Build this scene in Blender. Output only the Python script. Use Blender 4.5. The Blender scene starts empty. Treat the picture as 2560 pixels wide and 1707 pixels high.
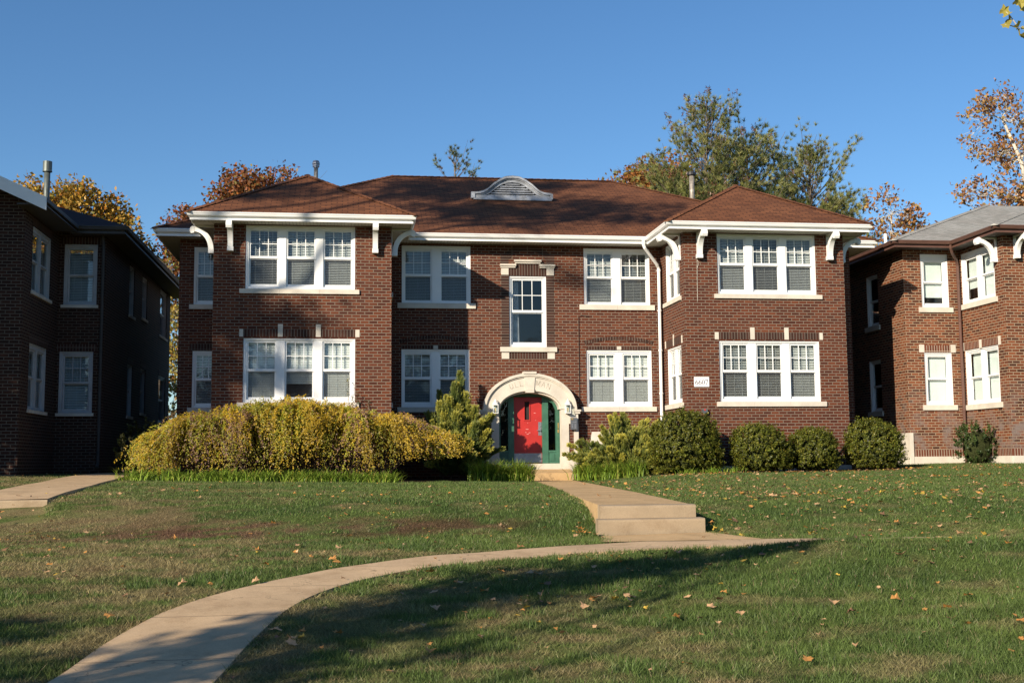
import bpy, math, random
import numpy as np
from mathutils import Vector
R = random.Random(7)
NR = np.random.default_rng(11)
S = bpy.context.scene
COL = S.collection
rad = math.radians

# ------------------------------------------------------------------ materials
def newmat(name):
    m = bpy.data.materials.new(name); m.use_nodes = True
    nt = m.node_tree; b = nt.nodes['Principled BSDF']
    return m, nt, b
def nd(nt, t, **k):
    n = nt.nodes.new(t)
    for a, v in k.items():
        if hasattr(n, a): setattr(n, a, v)
        else: n.inputs[a].default_value = v
    return n
def mixc(nt, fac, a, b, mode='MIX'):
    n = nt.nodes.new('ShaderNodeMix'); n.data_type = 'RGBA'; n.blend_type = mode
    for i, v in ((0, fac), (6, a), (7, b)):
        if hasattr(v, 'is_linked') or hasattr(v, 'links'): nt.links.new(v, n.inputs[i])
        elif i == 0: n.inputs[0].default_value = v
        else: n.inputs[i].default_value = (*v[:3], 1)
    return n.outputs[2]
def ramp(nt, src, p0, p1):
    r = nt.nodes.new('ShaderNodeMapRange'); r.inputs[1].default_value = p0; r.inputs[2].default_value = p1
    nt.links.new(src, r.inputs[0]); return r.outputs[0]
def noise(nt, vec, scale, detail=4, rough=.55):
    n = nt.nodes.new('ShaderNodeTexNoise'); n.inputs['Scale'].default_value = scale
    n.inputs['Detail'].default_value = detail; n.inputs['Roughness'].default_value = rough
    if vec is not None: nt.links.new(vec, n.inputs['Vector'])
    return n.outputs[0]
def bump(nt, b, h, strength, dist):
    n = nt.nodes.new('ShaderNodeBump'); n.inputs['Strength'].default_value = strength; n.inputs['Distance'].default_value = dist
    nt.links.new(h, n.inputs['Height']); nt.links.new(n.outputs[0], b.inputs['Normal'])
def plain(name, c, rough=.6, spec=.3, var=.12, scale=3., metal=0., bmp=0.):
    m, nt, b = newmat(name)
    b.inputs['Roughness'].default_value = rough; b.inputs['Metallic'].default_value = metal
    b.inputs['Specular IOR Level'].default_value = spec
    tc = nt.nodes.new('ShaderNodeTexCoord')
    n1 = noise(nt, tc.outputs['Object'], scale, 5)
    f = ramp(nt, n1, .35, .65)
    out = mixc(nt, f, [v*(1-var) for v in c], [min(1, v*(1+var)) for v in c])
    nt.links.new(out, b.inputs['Base Color'])
    if bmp: bump(nt, b, noise(nt, tc.outputs['Object'], 60, 3), bmp, .01)
    return m
def brickmat(name, cols, mortar, bw=.25, rh=.09, ms=.011, offset=.5, wear=None, spots=None):
    m, nt, b = newmat(name)
    uv = nt.nodes.new('ShaderNodeUVMap')
    bt = nt.nodes.new('ShaderNodeTexBrick'); bt.offset = offset; bt.squash = 1
    nt.links.new(uv.outputs[0], bt.inputs['Vector'])
    for k, v in (('Scale', 1), ('Mortar Size', ms), ('Mortar Smooth', .15), ('Bias', 0), ('Brick Width', bw), ('Row Height', rh)):
        bt.inputs[k].default_value = v
    bt.inputs['Color1'].default_value = (0, 0, 0, 1); bt.inputs['Color2'].default_value = (1, 1, 1, 1)
    bt.inputs['Mortar'].default_value = (.5, .5, .5, 1)
    cr = nt.nodes.new('ShaderNodeValToRGB'); els = cr.color_ramp.elements
    while len(els) < len(cols): els.new(.5)
    for i, c in enumerate(cols):
        els[i].position = i/(len(cols)-1); els[i].color = (*c, 1)
    nt.links.new(bt.outputs['Color'], cr.inputs[0])
    big = ramp(nt, noise(nt, uv.outputs[0], .6, 4), .35, .7)
    c1 = mixc(nt, big, cr.outputs[0], (.78, .74, .72), 'MULTIPLY')
    mp = nt.nodes.new('ShaderNodeMapping'); mp.inputs['Scale'].default_value = (1.0, .25, 1)
    nt.links.new(uv.outputs[0], mp.inputs[0])
    fine = ramp(nt, noise(nt, mp.outputs[0], 55, 2), .3, .7)
    c2 = mixc(nt, fine, c1, (.72, .70, .70), 'MULTIPLY')
    c3 = mixc(nt, bt.outputs['Fac'], c2, mortar)
    if wear:
        sep = nt.nodes.new('ShaderNodeSeparateXYZ'); nt.links.new(uv.outputs[0], sep.inputs[0])
        low = ramp(nt, sep.outputs[1], 2.6, 1.0)
        w = nt.nodes.new('ShaderNodeMath'); w.operation = 'MULTIPLY'
        nt.links.new(low, w.inputs[0]); nt.links.new(ramp(nt, noise(nt, uv.outputs[0], 1.6, 5, .7), .45, .62), w.inputs[1])
        c3 = mixc(nt, w.outputs[0], c3, wear)
    nt.links.new(c3, b.inputs['Base Color'])
    b.inputs['Roughness'].default_value = .85; b.inputs['Specular IOR Level'].default_value = .2
    inv = nt.nodes.new('ShaderNodeMath'); inv.operation = 'SUBTRACT'; inv.inputs[0].default_value = 1
    nt.links.new(bt.outputs['Fac'], inv.inputs[1]); bump(nt, b, inv.outputs[0], .5, .008)
    return m
def leafmat(name, trans=.3, gloss=.06):
    m = bpy.data.materials.new(name); m.use_nodes = True; nt = m.node_tree
    for n in list(nt.nodes): nt.nodes.remove(n)
    out = nt.nodes.new('ShaderNodeOutputMaterial')
    at = nt.nodes.new('ShaderNodeAttribute'); at.attribute_name = 'Col'
    d = nt.nodes.new('ShaderNodeBsdfDiffuse'); t = nt.nodes.new('ShaderNodeBsdfTranslucent'); g = nt.nodes.new('ShaderNodeBsdfGlossy')
    g.inputs['Roughness'].default_value = .45
    nt.links.new(at.outputs['Color'], d.inputs[0]); nt.links.new(at.outputs['Color'], t.inputs[0])
    m1 = nt.nodes.new('ShaderNodeMixShader'); m1.inputs[0].default_value = trans
    m2 = nt.nodes.new('ShaderNodeMixShader'); m2.inputs[0].default_value = gloss
    nt.links.new(d.outputs[0], m1.inputs[1]); nt.links.new(t.outputs[0], m1.inputs[2])
    nt.links.new(m1.outputs[0], m2.inputs[1]); nt.links.new(g.outputs[0], m2.inputs[2])
    nt.links.new(m2.outputs[0], out.inputs[0])
    return m
def glassmat(name, refl=.07, tint=(.9, .95, .95)):
    m = bpy.data.materials.new(name); m.use_nodes = True; nt = m.node_tree
    for n in list(nt.nodes): nt.nodes.remove(n)
    out = nt.nodes.new('ShaderNodeOutputMaterial')
    lw = nt.nodes.new('ShaderNodeLayerWeight'); lw.inputs[0].default_value = .5
    pw = nt.nodes.new('ShaderNodeMath'); pw.operation = 'POWER'; pw.inputs[1].default_value = 4; nt.links.new(lw.outputs['Facing'], pw.inputs[0])
    fr = nt.nodes.new('ShaderNodeMath'); fr.operation = 'MULTIPLY_ADD'; fr.inputs[1].default_value = .85; fr.inputs[2].default_value = refl; nt.links.new(pw.outputs[0], fr.inputs[0])
    t = nt.nodes.new('ShaderNodeBsdfTransparent'); t.inputs[0].default_value = (*tint, 1)
    g = nt.nodes.new('ShaderNodeBsdfGlossy'); g.inputs['Roughness'].default_value = .015
    tc = nt.nodes.new('ShaderNodeTexCoord')
    bp = nt.nodes.new('ShaderNodeBump'); bp.inputs['Strength'].default_value = .06; bp.inputs['Distance'].default_value = .02
    nt.links.new(noise(nt, tc.outputs['Object'], 1.7, 2), bp.inputs['Height']); nt.links.new(bp.outputs[0], g.inputs['Normal'])
    mx = nt.nodes.new('ShaderNodeMixShader')
    nt.links.new(fr.outputs[0], mx.inputs[0]); nt.links.new(t.outputs[0], mx.inputs[1]); nt.links.new(g.outputs[0], mx.inputs[2])
    nt.links.new(mx.outputs[0], out.inputs[0]); return m
def screenmat():
    m = bpy.data.materials.new('insect_screen'); m.use_nodes = True; nt = m.node_tree
    for n in list(nt.nodes): nt.nodes.remove(n)
    out = nt.nodes.new('ShaderNodeOutputMaterial')
    t = nt.nodes.new('ShaderNodeBsdfTransparent'); d = nt.nodes.new('ShaderNodeBsdfDiffuse'); d.inputs[0].default_value = (.05, .05, .055, 1)
    mx = nt.nodes.new('ShaderNodeMixShader'); mx.inputs[0].default_value = .36
    nt.links.new(t.outputs[0], mx.inputs[1]); nt.links.new(d.outputs[0], mx.inputs[2]); nt.links.new(mx.outputs[0], out.inputs[0])
    return m
def shinglemat(name, cols, seam, bw=.32, rh=.14):
    m = brickmat(name, cols, seam, bw, rh, .014, .5)
    return m

BR = [(.074, .0215, .0125), (.106, .0295, .0152), (.136, .0385, .018), (.17, .05, .0215)]
MT = dict(
 brick=brickmat('red_brick', BR, (.18, .142, .108)),
 soldier=brickmat('dark_soldier_brick', [(.04, .02, .015), (.065, .029, .021), (.085, .035, .024)], (.13, .105, .085), .09, .6, .011, 0),
 header=brickmat('dark_header_brick', [(.04, .02, .015), (.065, .029, .021), (.08, .034, .024)], (.13, .105, .085), .5, .09, .011, 0),
 brick_r=brickmat('weathered_brick', [(.065, .024, .014), (.14, .042, .019), (.2, .062, .026), (.25, .082, .034)], (.3, .23, .155), wear=(.19, .145, .125)),
 soldier_r=brickmat('red_soldier_brick', [(.13, .045, .028), (.2, .065, .035)], (.36, .3, .23), .09, .6, .011, 0),
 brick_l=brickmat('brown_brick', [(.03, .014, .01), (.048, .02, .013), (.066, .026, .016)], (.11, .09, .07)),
 stone=plain('limestone', (.58, .53, .45), .85, .2, .1, 2.5, bmp=.15),
 paint=plain('white_paint', (.8, .8, .78), .45, .4, .03, 2),
 shadedpaint=plain('shaded_white_paint', (.42, .43, .44), .6, .3, .1, 3),  # white trim with the left house's shade put into its colour
 vinyl=plain('white_vinyl', (.8, .81, .8), .35, .4, .02, 2),
 oldpaint=plain('weathered_white_paint', (.36, .38, .41), .7, .2, .35, 3.5),
 soffit=brickmat('beaded_soffit', [(.62, .6, .53), (.68, .66, .58)], (.3, .29, .25), .1, 50, .008, 0),
 roof=shinglemat('brown_shingle', [(.145, .06, .029), (.195, .08, .037), (.245, .1, .045)], (.06, .025, .015)),
 roof_r=shinglemat('grey_shingle', [(.3, .3, .27), (.38, .38, .34), (.47, .46, .42)], (.22, .22, .2), .25, .13),
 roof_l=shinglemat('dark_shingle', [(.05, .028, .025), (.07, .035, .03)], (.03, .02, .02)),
 browntrim=plain('brown_trim', (.11, .055, .04), .5, .4, .12, 4),
 darktrim=plain('dark_trim', (.06, .055, .05), .6, .3, .1, 4),
 cast=plain('weathered_pipe_metal', (.3, .27, .23), .55, .4, .35, 9, .3),
 darkmetal=plain('dark_pipe_metal', (.12, .14, .13), .5, .4, .2, 6, .4),
 blackmetal=plain('black_metal', (.02, .02, .022), .45, .4, .1, 6),
 greymetal=plain('grey_metal', (.2, .21, .22), .35, .5, .1, 8, .6),
 steel=plain('scuffed_steel', (.36, .36, .38), .38, .5, .15, 12, .7),
 red=plain('red_door_paint', (.42, .03, .025), .38, .45, .1, 3),
 green=plain('green_door_paint', (.045, .13, .085), .4, .45, .15, 5),
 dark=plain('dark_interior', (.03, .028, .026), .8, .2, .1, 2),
 room=plain('room_wall', (.3, .28, .25), .9, .1, .05, 1),
 blind=plain('white_blind', (.72, .73, .7), .55, .3, .03, 2),
 shade=plain('roller_shade', (.7, .74, .7), .8, .1, .04, 2),
 curtain=plain('net_curtain', (.35, .36, .38), .9, .1, .2, 8),
 glass=glassmat('window_glass'), glass2=glassmat('clear_glass', .05),
 screen=screenmat(),
 bulb=plain('amber_bulb', (.85, .6, .3), .3, .4, .05, 2),
 brass=plain('brass', (.6, .42, .16), .35, .5, .1, 6, .7),
 sign=plain('sign_white', (.85, .84, .84), .5, .3, .02, 2),
 scuff=plain('worn_red_paint', (.62, .27, .25), .6, .3, .2, 9),
 signink=plain('sign_grey_ink', (.1, .095, .11), .6, .2, .05, 2),
 recess_shade=plain('recess_shade_stone', (.43, .385, .31), .9, .1, .1, 5),  # darker stone colour stands for the shadow in carved recesses
 redlight=plain('red_lens', (.5, .02, .02), .3, .5, .05, 5),
 cable=plain('black_cable', (.015, .014, .014), .6, .3, .1, 5),
 bark=plain('grey_bark', (.16, .13, .1), .9, .1, .3, 6),
 palebark=plain('pale_sycamore_bark', (.5, .46, .38), .85, .1, .25, 2.2),
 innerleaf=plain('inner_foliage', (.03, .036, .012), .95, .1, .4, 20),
 twig=plain('brown_twig', (.11, .075, .05), .9, .1, .2, 8),
 soil=plain('bark_mulch', (.075, .05, .035), .95, .1, .4, 14),
 leaf=leafmat('leaf', .3, .02), thinleaf=leafmat('thin_leaf', .42, .02), needle=leafmat('conifer_needles', .15, .04), blade=leafmat('grass_blade', .3, .015), dryleaf=leafmat('fallen_leaf', .15, .05),
)
def concrete(name, c, cracks=True):
    m, nt, b = newmat(name)
    uv = nt.nodes.new('ShaderNodeUVMap'); tc = nt.nodes.new('ShaderNodeTexCoord')
    n1 = ramp(nt, noise(nt, tc.outputs['Object'], .9, 6, .65), .3, .7)
    n2 = ramp(nt, noise(nt, tc.outputs['Object'], 70, 3, .7), .3, .7)
    a = mixc(nt, n1, [v*.8 for v in c], [v*1.12 for v in c])
    a = mixc(nt, n2, a, (.8, .79, .78), 'MULTIPLY')
    sep = nt.nodes.new('ShaderNodeSeparateXYZ'); nt.links.new(uv.outputs[0], sep.inputs[0])
    fr = nt.nodes.new('ShaderNodeMath'); fr.operation = 'PINGPONG'; fr.inputs[1].default_value = .8
    nt.links.new(sep.outputs[0], fr.inputs[0])
    j = ramp(nt, fr.outputs[0], .018, .008)
    a = mixc(nt, j, a, [v*.5 for v in c])
    st = ramp(nt, noise(nt, tc.outputs['Object'], 2.3, 6, .75), .5, .72)
    a = mixc(nt, st, a, (.74, .70, .66), 'MULTIPLY')
    vo = nt.nodes.new('ShaderNodeTexVoronoi'); vo.feature = 'DISTANCE_TO_EDGE'; vo.inputs['Scale'].default_value = .55
    wv = nt.nodes.new('ShaderNodeVectorMath'); wv.operation = 'ADD'; wn = nt.nodes.new('ShaderNodeTexNoise'); wn.inputs['Scale'].default_value = 2.5; wn.inputs['Detail'].default_value = 4
    nt.links.new(tc.outputs['Object'], wn.inputs['Vector']); nt.links.new(tc.outputs['Object'], wv.inputs[0]); nt.links.new(wn.outputs['Color'], wv.inputs[1]); nt.links.new(wv.outputs[0], vo.inputs['Vector'])
    if cracks: a = mixc(nt, ramp(nt, vo.outputs['Distance'], .006, .002), a, [v*.5 for v in c])
    nt.links.new(a, b.inputs['Base Color']); b.inputs['Roughness'].default_value = .9; b.inputs['Specular IOR Level'].default_value = .2
    bump(nt, b, n2, .25, .006)
    return m
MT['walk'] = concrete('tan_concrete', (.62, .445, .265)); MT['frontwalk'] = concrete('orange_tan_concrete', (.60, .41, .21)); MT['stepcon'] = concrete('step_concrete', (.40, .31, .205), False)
def groundmat():
    m, nt, b = newmat('lawn_turf')
    at = nt.nodes.new('ShaderNodeAttribute'); at.attribute_name = 'Col'
    tc = nt.nodes.new('ShaderNodeTexCoord')
    n = ramp(nt, noise(nt, tc.outputs['Object'], 24, 6, .75), .3, .7)
    a = mixc(nt, n, at.outputs['Color'], (.45, .45, .4), 'MULTIPLY')
    nt.links.new(a, b.inputs['Base Color']); b.inputs['Roughness'].default_value = .95; b.inputs['Specular IOR Level'].default_value = .05
    bump(nt, b, n, .6, .03)
    return m
MT['turf'] = groundmat()

# ------------------------------------------------------------------ mesh helpers
class MB:
    def __init__(s): s.v = []; s.f = []; s.uv = []
    def face(s, pts, uv=None):
        i = len(s.v); s.v += [tuple(p) for p in pts]; s.f.append(tuple(range(i, i+len(pts)))); s.uv.append(uv)
    def box(s, x0, x1, y0, y1, z0, z1):
        s.fbox(W0, x0, x1, y0, y1, z0, z1)
    def fbox(s, F, u0, u1, d0, d1, z0, z1):
        P = F.P
        a = [P(u, d, z) for z in (z0, z1) for u, d in ((u0, d0), (u1, d0), (u1, d1), (u0, d1))]
        for q in ((0, 1, 5, 4), (1, 2, 6, 5), (2, 3, 7, 6), (3, 0, 4, 7), (4, 5, 6, 7), (3, 2, 1, 0)): s.face([a[i] for i in q])
    def fprism(s, F, pts, d0, d1):     # polygon (u,z) counter-clockwise seen from outside, from depth d0 to d1
        n = len(pts)
        s.face([F.P(u, d0, z) for u, z in pts]); s.face([F.P(u, d1, z) for u, z in reversed(pts)])
        for i in range(n):
            a, b = pts[i], pts[(i+1) % n]
            s.face([F.P(a[0], d0, a[1]), F.P(a[0], d1, a[1]), F.P(b[0], d1, b[1]), F.P(b[0], d0, b[1])])
    def fstrip(s, F, A, B, d0, d1):    # ring between two (u,z) polylines, front d0 back d1
        for i in range(len(A)-1):
            s.fprism(F, [A[i], B[i], B[i+1], A[i+1]][::-1], d0, d1)
    def tube(s, pts, rs, n=6, cap=True):
        pts = [Vector(p) for p in pts]
        if not hasattr(rs, '__len__'): rs = [rs]*len(pts)
        rings = []
        for i, p in enumerate(pts):
            t = (pts[min(i+1, len(pts)-1)]-pts[max(i-1, 0)])
            t = t.normalized() if t.length > 1e-9 else Vector((0, 0, 1))
            a = t.cross(Vector((0, 0, 1)) if abs(t.z) < .9 else Vector((1, 0, 0))).normalized(); b = t.cross(a)
            rings.append([p+(a*math.cos(k*2*math.pi/n)+b*math.sin(k*2*math.pi/n))*rs[i] for k in range(n)])
        base = len(s.v)
        for r in rings: s.v += [tuple(q) for q in r]
        for i in range(len(rings)-1):
            for k in range(n):
                s.f.append((base+i*n+k, base+i*n+(k+1) % n, base+(i+1)*n+(k+1) % n, base+(i+1)*n+k)); s.uv.append(None)
        if cap:
            s.f.append(tuple(base+k for k in range(n))[::-1]); s.uv.append(None)
            s.f.append(tuple(base+(len(rings)-1)*n+k for k in range(n))); s.uv.append(None)
    def cyl(s, x, y, z0, z1, r, n=14, r1=None): s.tube([(x, y, z0), (x, y, z1)], [r, r if r1 is None else r1], n)
    def wall(s, F, u0, u1, z0, z1, holes=(), reveal=.16):
        us = sorted({u0, u1, *[v for h in holes for v in h[:2]]}); zs = sorted({z0, z1, *[v for h in holes for v in h[2:4]]})
        us = [u for u in us if u0 <= u <= u1]; zs = [z for z in zs if z0 <= z <= z1]
        for i in range(len(us)-1):
            for j in range(len(zs)-1):
                um, zm = (us[i]+us[i+1])/2, (zs[j]+zs[j+1])/2
                if any(h[0] < um < h[1] and h[2] < zm < h[3] for h in holes): continue
                s.face([F.P(us[i], 0, zs[j]), F.P(us[i+1], 0, zs[j]), F.P(us[i+1], 0, zs[j+1]), F.P(us[i], 0, zs[j+1])])
        for a, b, c, d in [h[:4] for h in holes]:
            P = F.P; r = reveal
            s.face([P(a, 0, c), P(a, 0, d), P(a, r, d), P(a, r, c)]); s.face([P(b, 0, d), P(b, 0, c), P(b, r, c), P(b, r, d)])
            s.face([P(a, 0, d), P(b, 0, d), P(b, r, d), P(a, r, d)]); s.face([P(b, 0, c), P(a, 0, c), P(a, r, c), P(b, r, c)])
    def sweep(s, path, prof, closed=True):
        P = [Vector((x, y, 0)) for x, y in path]; n = len(P); dirs = [(P[i+1]-P[i]).normalized() for i in range(n-1)]
        nor = [Vector((d.y, -d.x, 0)) for d in dirs]; off = []; L = [0]
        for i in range(n-1): L.append(L[-1]+(P[i+1]-P[i]).length)
        for i in range(n):
            if i == 0: off.append(nor[0])
            elif i == n-1: off.append(nor[-1])
            else: off.append((nor[i-1]+nor[i])/(1+nor[i-1].dot(nor[i])))
        m = len(prof)
        for i in range(n-1):
            for k in range(m if closed else m-1):
                a, b = prof[k], prof[(k+1) % m]
                q = [P[i]+off[i]*a[0]+Vector((0, 0, a[1])), P[i+1]+off[i+1]*a[0]+Vector((0, 0, a[1])), P[i+1]+off[i+1]*b[0]+Vector((0, 0, b[1])), P[i]+off[i]*b[0]+Vector((0, 0, b[1]))]
                uu = [((p-P[i]).dot(dirs[i])+L[i]) for p in q]
                s.face(q, [(uu[0], a[0]), (uu[1], a[0]), (uu[2], b[0]), (uu[3], b[0])])
        if closed:
            for i in (0, n-1): s.face([P[i]+off[i]*a[0]+Vector((0, 0, a[1])) for a in (prof if i else prof[::-1])])
    def build(s, name, mat, parent=None, smooth=False):
        me = bpy.data.meshes.new(name); me.from_pydata(s.v, [], s.f)
        uvl = me.uv_layers.new(name='UVMap'); k = 0; buf = np.zeros(len(me.loops)*2)
        for fi, p in enumerate(me.polygons):
            u = s.uv[fi]
            if u is None:
                n = p.normal
                if abs(n.z) < .15:
                    t = Vector((0, 0, 1)).cross(n); t = t.normalized() if t.length > 1e-6 else Vector((1, 0, 0)); b = Vector((0, 0, 1))
                elif abs(n.z) > .995: t = Vector((1, 0, 0)); b = Vector((0, 1, 0))
                else: t = Vector((0, 0, 1)).cross(n).normalized(); b = n.cross(t)
                u = [(Vector(s.v[i]).dot(t), Vector(s.v[i]).dot(b)) for i in s.f[fi]]
            for a in u: buf[2*k] = a[0]; buf[2*k+1] = a[1]; k += 1
        uvl.data.foreach_set('uv', buf)
        if smooth: me.polygons.foreach_set('use_smooth', [True]*len(me.polygons))
        me.materials.append(MT[mat] if isinstance(mat, str) else mat)
        o = bpy.data.objects.new(name, me); COL.objects.link(o)
        if parent: o.parent = parent; o.matrix_parent_inverse = parent.matrix_world.inverted() if False else o.matrix_parent_inverse
        return o
class Fr:
    def __init__(s, x, y, ang): s.x, s.y = x, y; a = rad(ang); s.c, s.s = round(math.cos(a), 9), round(math.sin(a), 9)
    def P(s, u, d, z): return (s.x+s.c*u-s.s*d, s.y+s.s*u+s.c*d, z)
W0 = Fr(0, 0, 0)
def polymesh(name, V, k, cols, mat, parent=None):
    """N faces of k vertices from an (N*k,3) array, one colour per face."""
    V = np.asarray(V, np.float32).reshape(-1, 3); n = len(V)//k
    me = bpy.data.meshes.new(name); me.vertices.add(len(V)); me.vertices.foreach_set('co', V.ravel())
    me.loops.add(n*k); me.loops.foreach_set('vertex_index', np.arange(n*k, dtype=np.int32))
    me.polygons.add(n); me.polygons.foreach_set('loop_start', np.arange(0, n*k, k, dtype=np.int32))
    me.update(calc_edges=True)
    ca = me.color_attributes.new('Col', 'FLOAT_COLOR', 'POINT')
    c4 = np.ones((n, k, 4), np.float32); c4[:, :, :3] = np.asarray(cols, np.float32)[:, None, :]
    ca.data.foreach_set('color', c4.ravel())
    me.materials.append(MT[mat]); o = bpy.data.objects.new(name, me); COL.objects.link(o)
    if parent: o.parent = parent
    return o
def tag(o, label, cat, group=None):
    o['label'] = label; o['category'] = cat
    if group: o['group'] = group
    return o
def empty(name, label, cat, group=None):
    o = bpy.data.objects.new(name, None); COL.objects.link(o); o.empty_display_size = .2
    return tag(o, label, cat, group)
def struct(o, kind='structure'): o['kind'] = kind; return o
def copy_tree(o, parent=None):
    c = o.copy(); COL.objects.link(c)
    if parent: c.parent = parent
    for ch in list(o.children): copy_tree(ch, c)
    return c
def smooth01(t): t = np.clip(t, 0, 1); return t*t*(3-2*t)
class VN:
    def __init__(s, seed): s.g = np.random.default_rng(seed).random((64, 64))
    def __call__(s, x, y):
        x = np.asarray(x, float); y = np.asarray(y, float)
        xi = np.floor(x).astype(int); yi = np.floor(y).astype(int); fx = x-xi; fy = y-yi; fx = fx*fx*(3-2*fx); fy = fy*fy*(3-2*fy)
        g = s.g; a = g[xi % 64, yi % 64]; b = g[(xi+1) % 64, yi % 64]; c = g[xi % 64, (yi+1) % 64]; d = g[(xi+1) % 64, (yi+1) % 64]
        return (a*(1-fx)+b*fx)*(1-fy)+(c*(1-fx)+d*fx)*fy
    def fbm(s, x, y, o=4):
        r = 0; a = .5; t = 0
        for i in range(o): r = r+a*s(x*2**i+7.3*i, y*2**i+3.1*i); t += a; a *= .55
        return r/t
N1, N2, N3, N4 = VN(1), VN(2), VN(3), VN(4)

# ------------------------------------------------------------------ terrain
GX = [-60, -15, -11, -7, -4.6, -1, 1.5, 3.2, 5, 9, 12, 16, 60]
GZ = [-.05, -.2, -.3, -.39, -.44, -.52, -.52, -.36, -.31, -.29, -.18, -.1, .0]
FY = [-200, -60, -45, -37, -33, -28.5, -26, -24, -23.1, -21.8]
FZ = [-1.9, -1.75, -1.66, -1.6, -1.54, -1.44, -1.25, -1.12, -1.07, -1.04]
def T(x, y):
    x = np.asarray(x, float); y = np.asarray(y, float)
    zr = np.interp(x, GX, GZ)
    sh = np.clip(-(x+1)*.27, 0, 3.2)
    yy = y-sh                                  # the bank bends back towards the left
    t = np.clip((-4-y)/13.5, 0, 1)
    up = zr+(-.62-zr)*t**1.15
    up = np.where(y > -4, zr+np.clip(y+4, 0, 3)*.012, up)
    k = smooth01((-17.3-yy)/4.4)
    fr = np.interp(y, FY, FZ)
    fr = np.where(y > -21.8, -1.04+.035*(y+21.8)*0, fr)
    z = up*(1-k)+fr*k
    b = np.clip((x+1.7)/1.6, 0, 1)*np.exp(-((y+24.15)/.85)**2)*(.205-.06*np.clip((x-3)/3, 0, 1))
    u = .02*(N1(x*.6, y*.6)-.5)+.012*(N2(x*1.7, y*1.7)-.5)
    return z+b+u*np.clip((-3-y)/2, 0, 1)
# public path: far and near edge, curving from the lower left to run along the street
PFAR = [(-8.0, -33), (-7.68, -28.83), (-7.4, -26.9), (-7.02, -25.8), (-6.55, -25.04), (-6.02, -24.32), (-5.5, -23.8), (-4.86, -23.3), (-4.18, -22.9), (-3.5, -22.55), (-2.79, -22.25), (-2.11, -22.0), (-1.2, -21.88), (0, -21.85), (4, -21.85), (30, -22.2)]
PNEAR = [(-6.8, -33), (-6.55, -29.0), (-6.3, -26.98), (-6.05, -25.94), (-5.69, -25.08), (-5.18, -24.44), (-4.68, -24.04), (-4.16, -23.7), (-3.6, -23.42), (-2.86, -23.14), (-2.13, -22.98), (-1.3, -22.92), (0, -22.95), (4, -23.05), (30, -23.4)]
def refine(pl, n=8):
    a = np.array(pl, float); out = []
    for i in range(len(a)-1):
        p0, p1, p2, p3 = a[max(i-1, 0)], a[i], a[i+1], a[min(i+2, len(a)-1)]
        for t in np.linspace(0, 1, n, endpoint=False):
            out.append(.5*((2*p1)+(-p0+p2)*t+(2*p0-5*p1+4*p2-p3)*t*t+(-p0+3*p1-3*p2+p3)*t**3))
    out.append(a[-1]); return np.array(out)
def resample(pl, n=90):
    a = refine(pl); d = np.concatenate([[0], np.cumsum(np.linalg.norm(np.diff(a, axis=0), axis=1))]); u = np.concatenate([np.linspace(0, 17, n), np.linspace(17, d[-1], 30)[1:]])
    return np.column_stack([np.interp(u, d, a[:, 0]), np.interp(u, d, a[:, 1])])
PF, PN = resample(PFAR), resample(PNEAR)
# front walk (skewed a little), left neighbour's walk
FW = [((-.12, -1.15), (1.22, -1.15)), ((-.3, -3), (1.05, -3)), ((-1.35, -14), (.05, -14)), ((-2.02, -20.45), (-.62, -20.4))]
LW = [((-13.0, .5), (-11.75, .5)), ((-12.95, -5), (-11.6, -5)), ((-12.45, -15.3), (-11.0, -15.2))]
def inpoly(x, y, poly):
    x = np.asarray(x); y = np.asarray(y); ins = np.zeros(x.shape, bool); n = len(poly)
    for i in range(n):
        x1, y1 = poly[i]; x2, y2 = poly[(i+1) % n]
        c = ((y1 > y) != (y2 > y)) & (x < (x2-x1)*(y-y1)/(y2-y1+1e-12)+x1); ins ^= c
    return ins
POLY_PATH = [tuple(p) for p in PF]+[tuple(p) for p in PN[::-1]]
POLY_FW = [a for a, b in FW]+[(-2.05, -21.4), (-2.3, -21.95), (-.1, -21.95), (-.55, -21.4)]+[b for a, b in FW[::-1]]
POLY_LW = [a for a, b in LW]+[(-12.2, -17.3), (-10.6, -17.2)]+[b for a, b in LW[::-1]]
BEDS = [[(-11.6, .2), (-11.5, -6.0), (-8, -6.5), (-4.4, -6.3), (-2.2, -3.4), (-.3, -2.3), (-.2, 0)], [(1.2, 0), (1.1, -2.5), (2.7, -3.5), (4.4, -4.6), (7.0, -5.0), (10.8, -4.9), (11.2, -2), (11.2, .2)]]
def nograss(x, y):
    m = inpoly(x, y, POLY_PATH) | inpoly(x, y, POLY_FW) | inpoly(x, y, POLY_LW)
    for b in BEDS: m |= inpoly(x, y, b)
    return m
GREEN = np.array((.118, .166, .044)); DGREEN = np.array((.08, .126, .034)); TAN = np.array((.30, .235, .12)); RED = np.array((.15, .06, .05))
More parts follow.
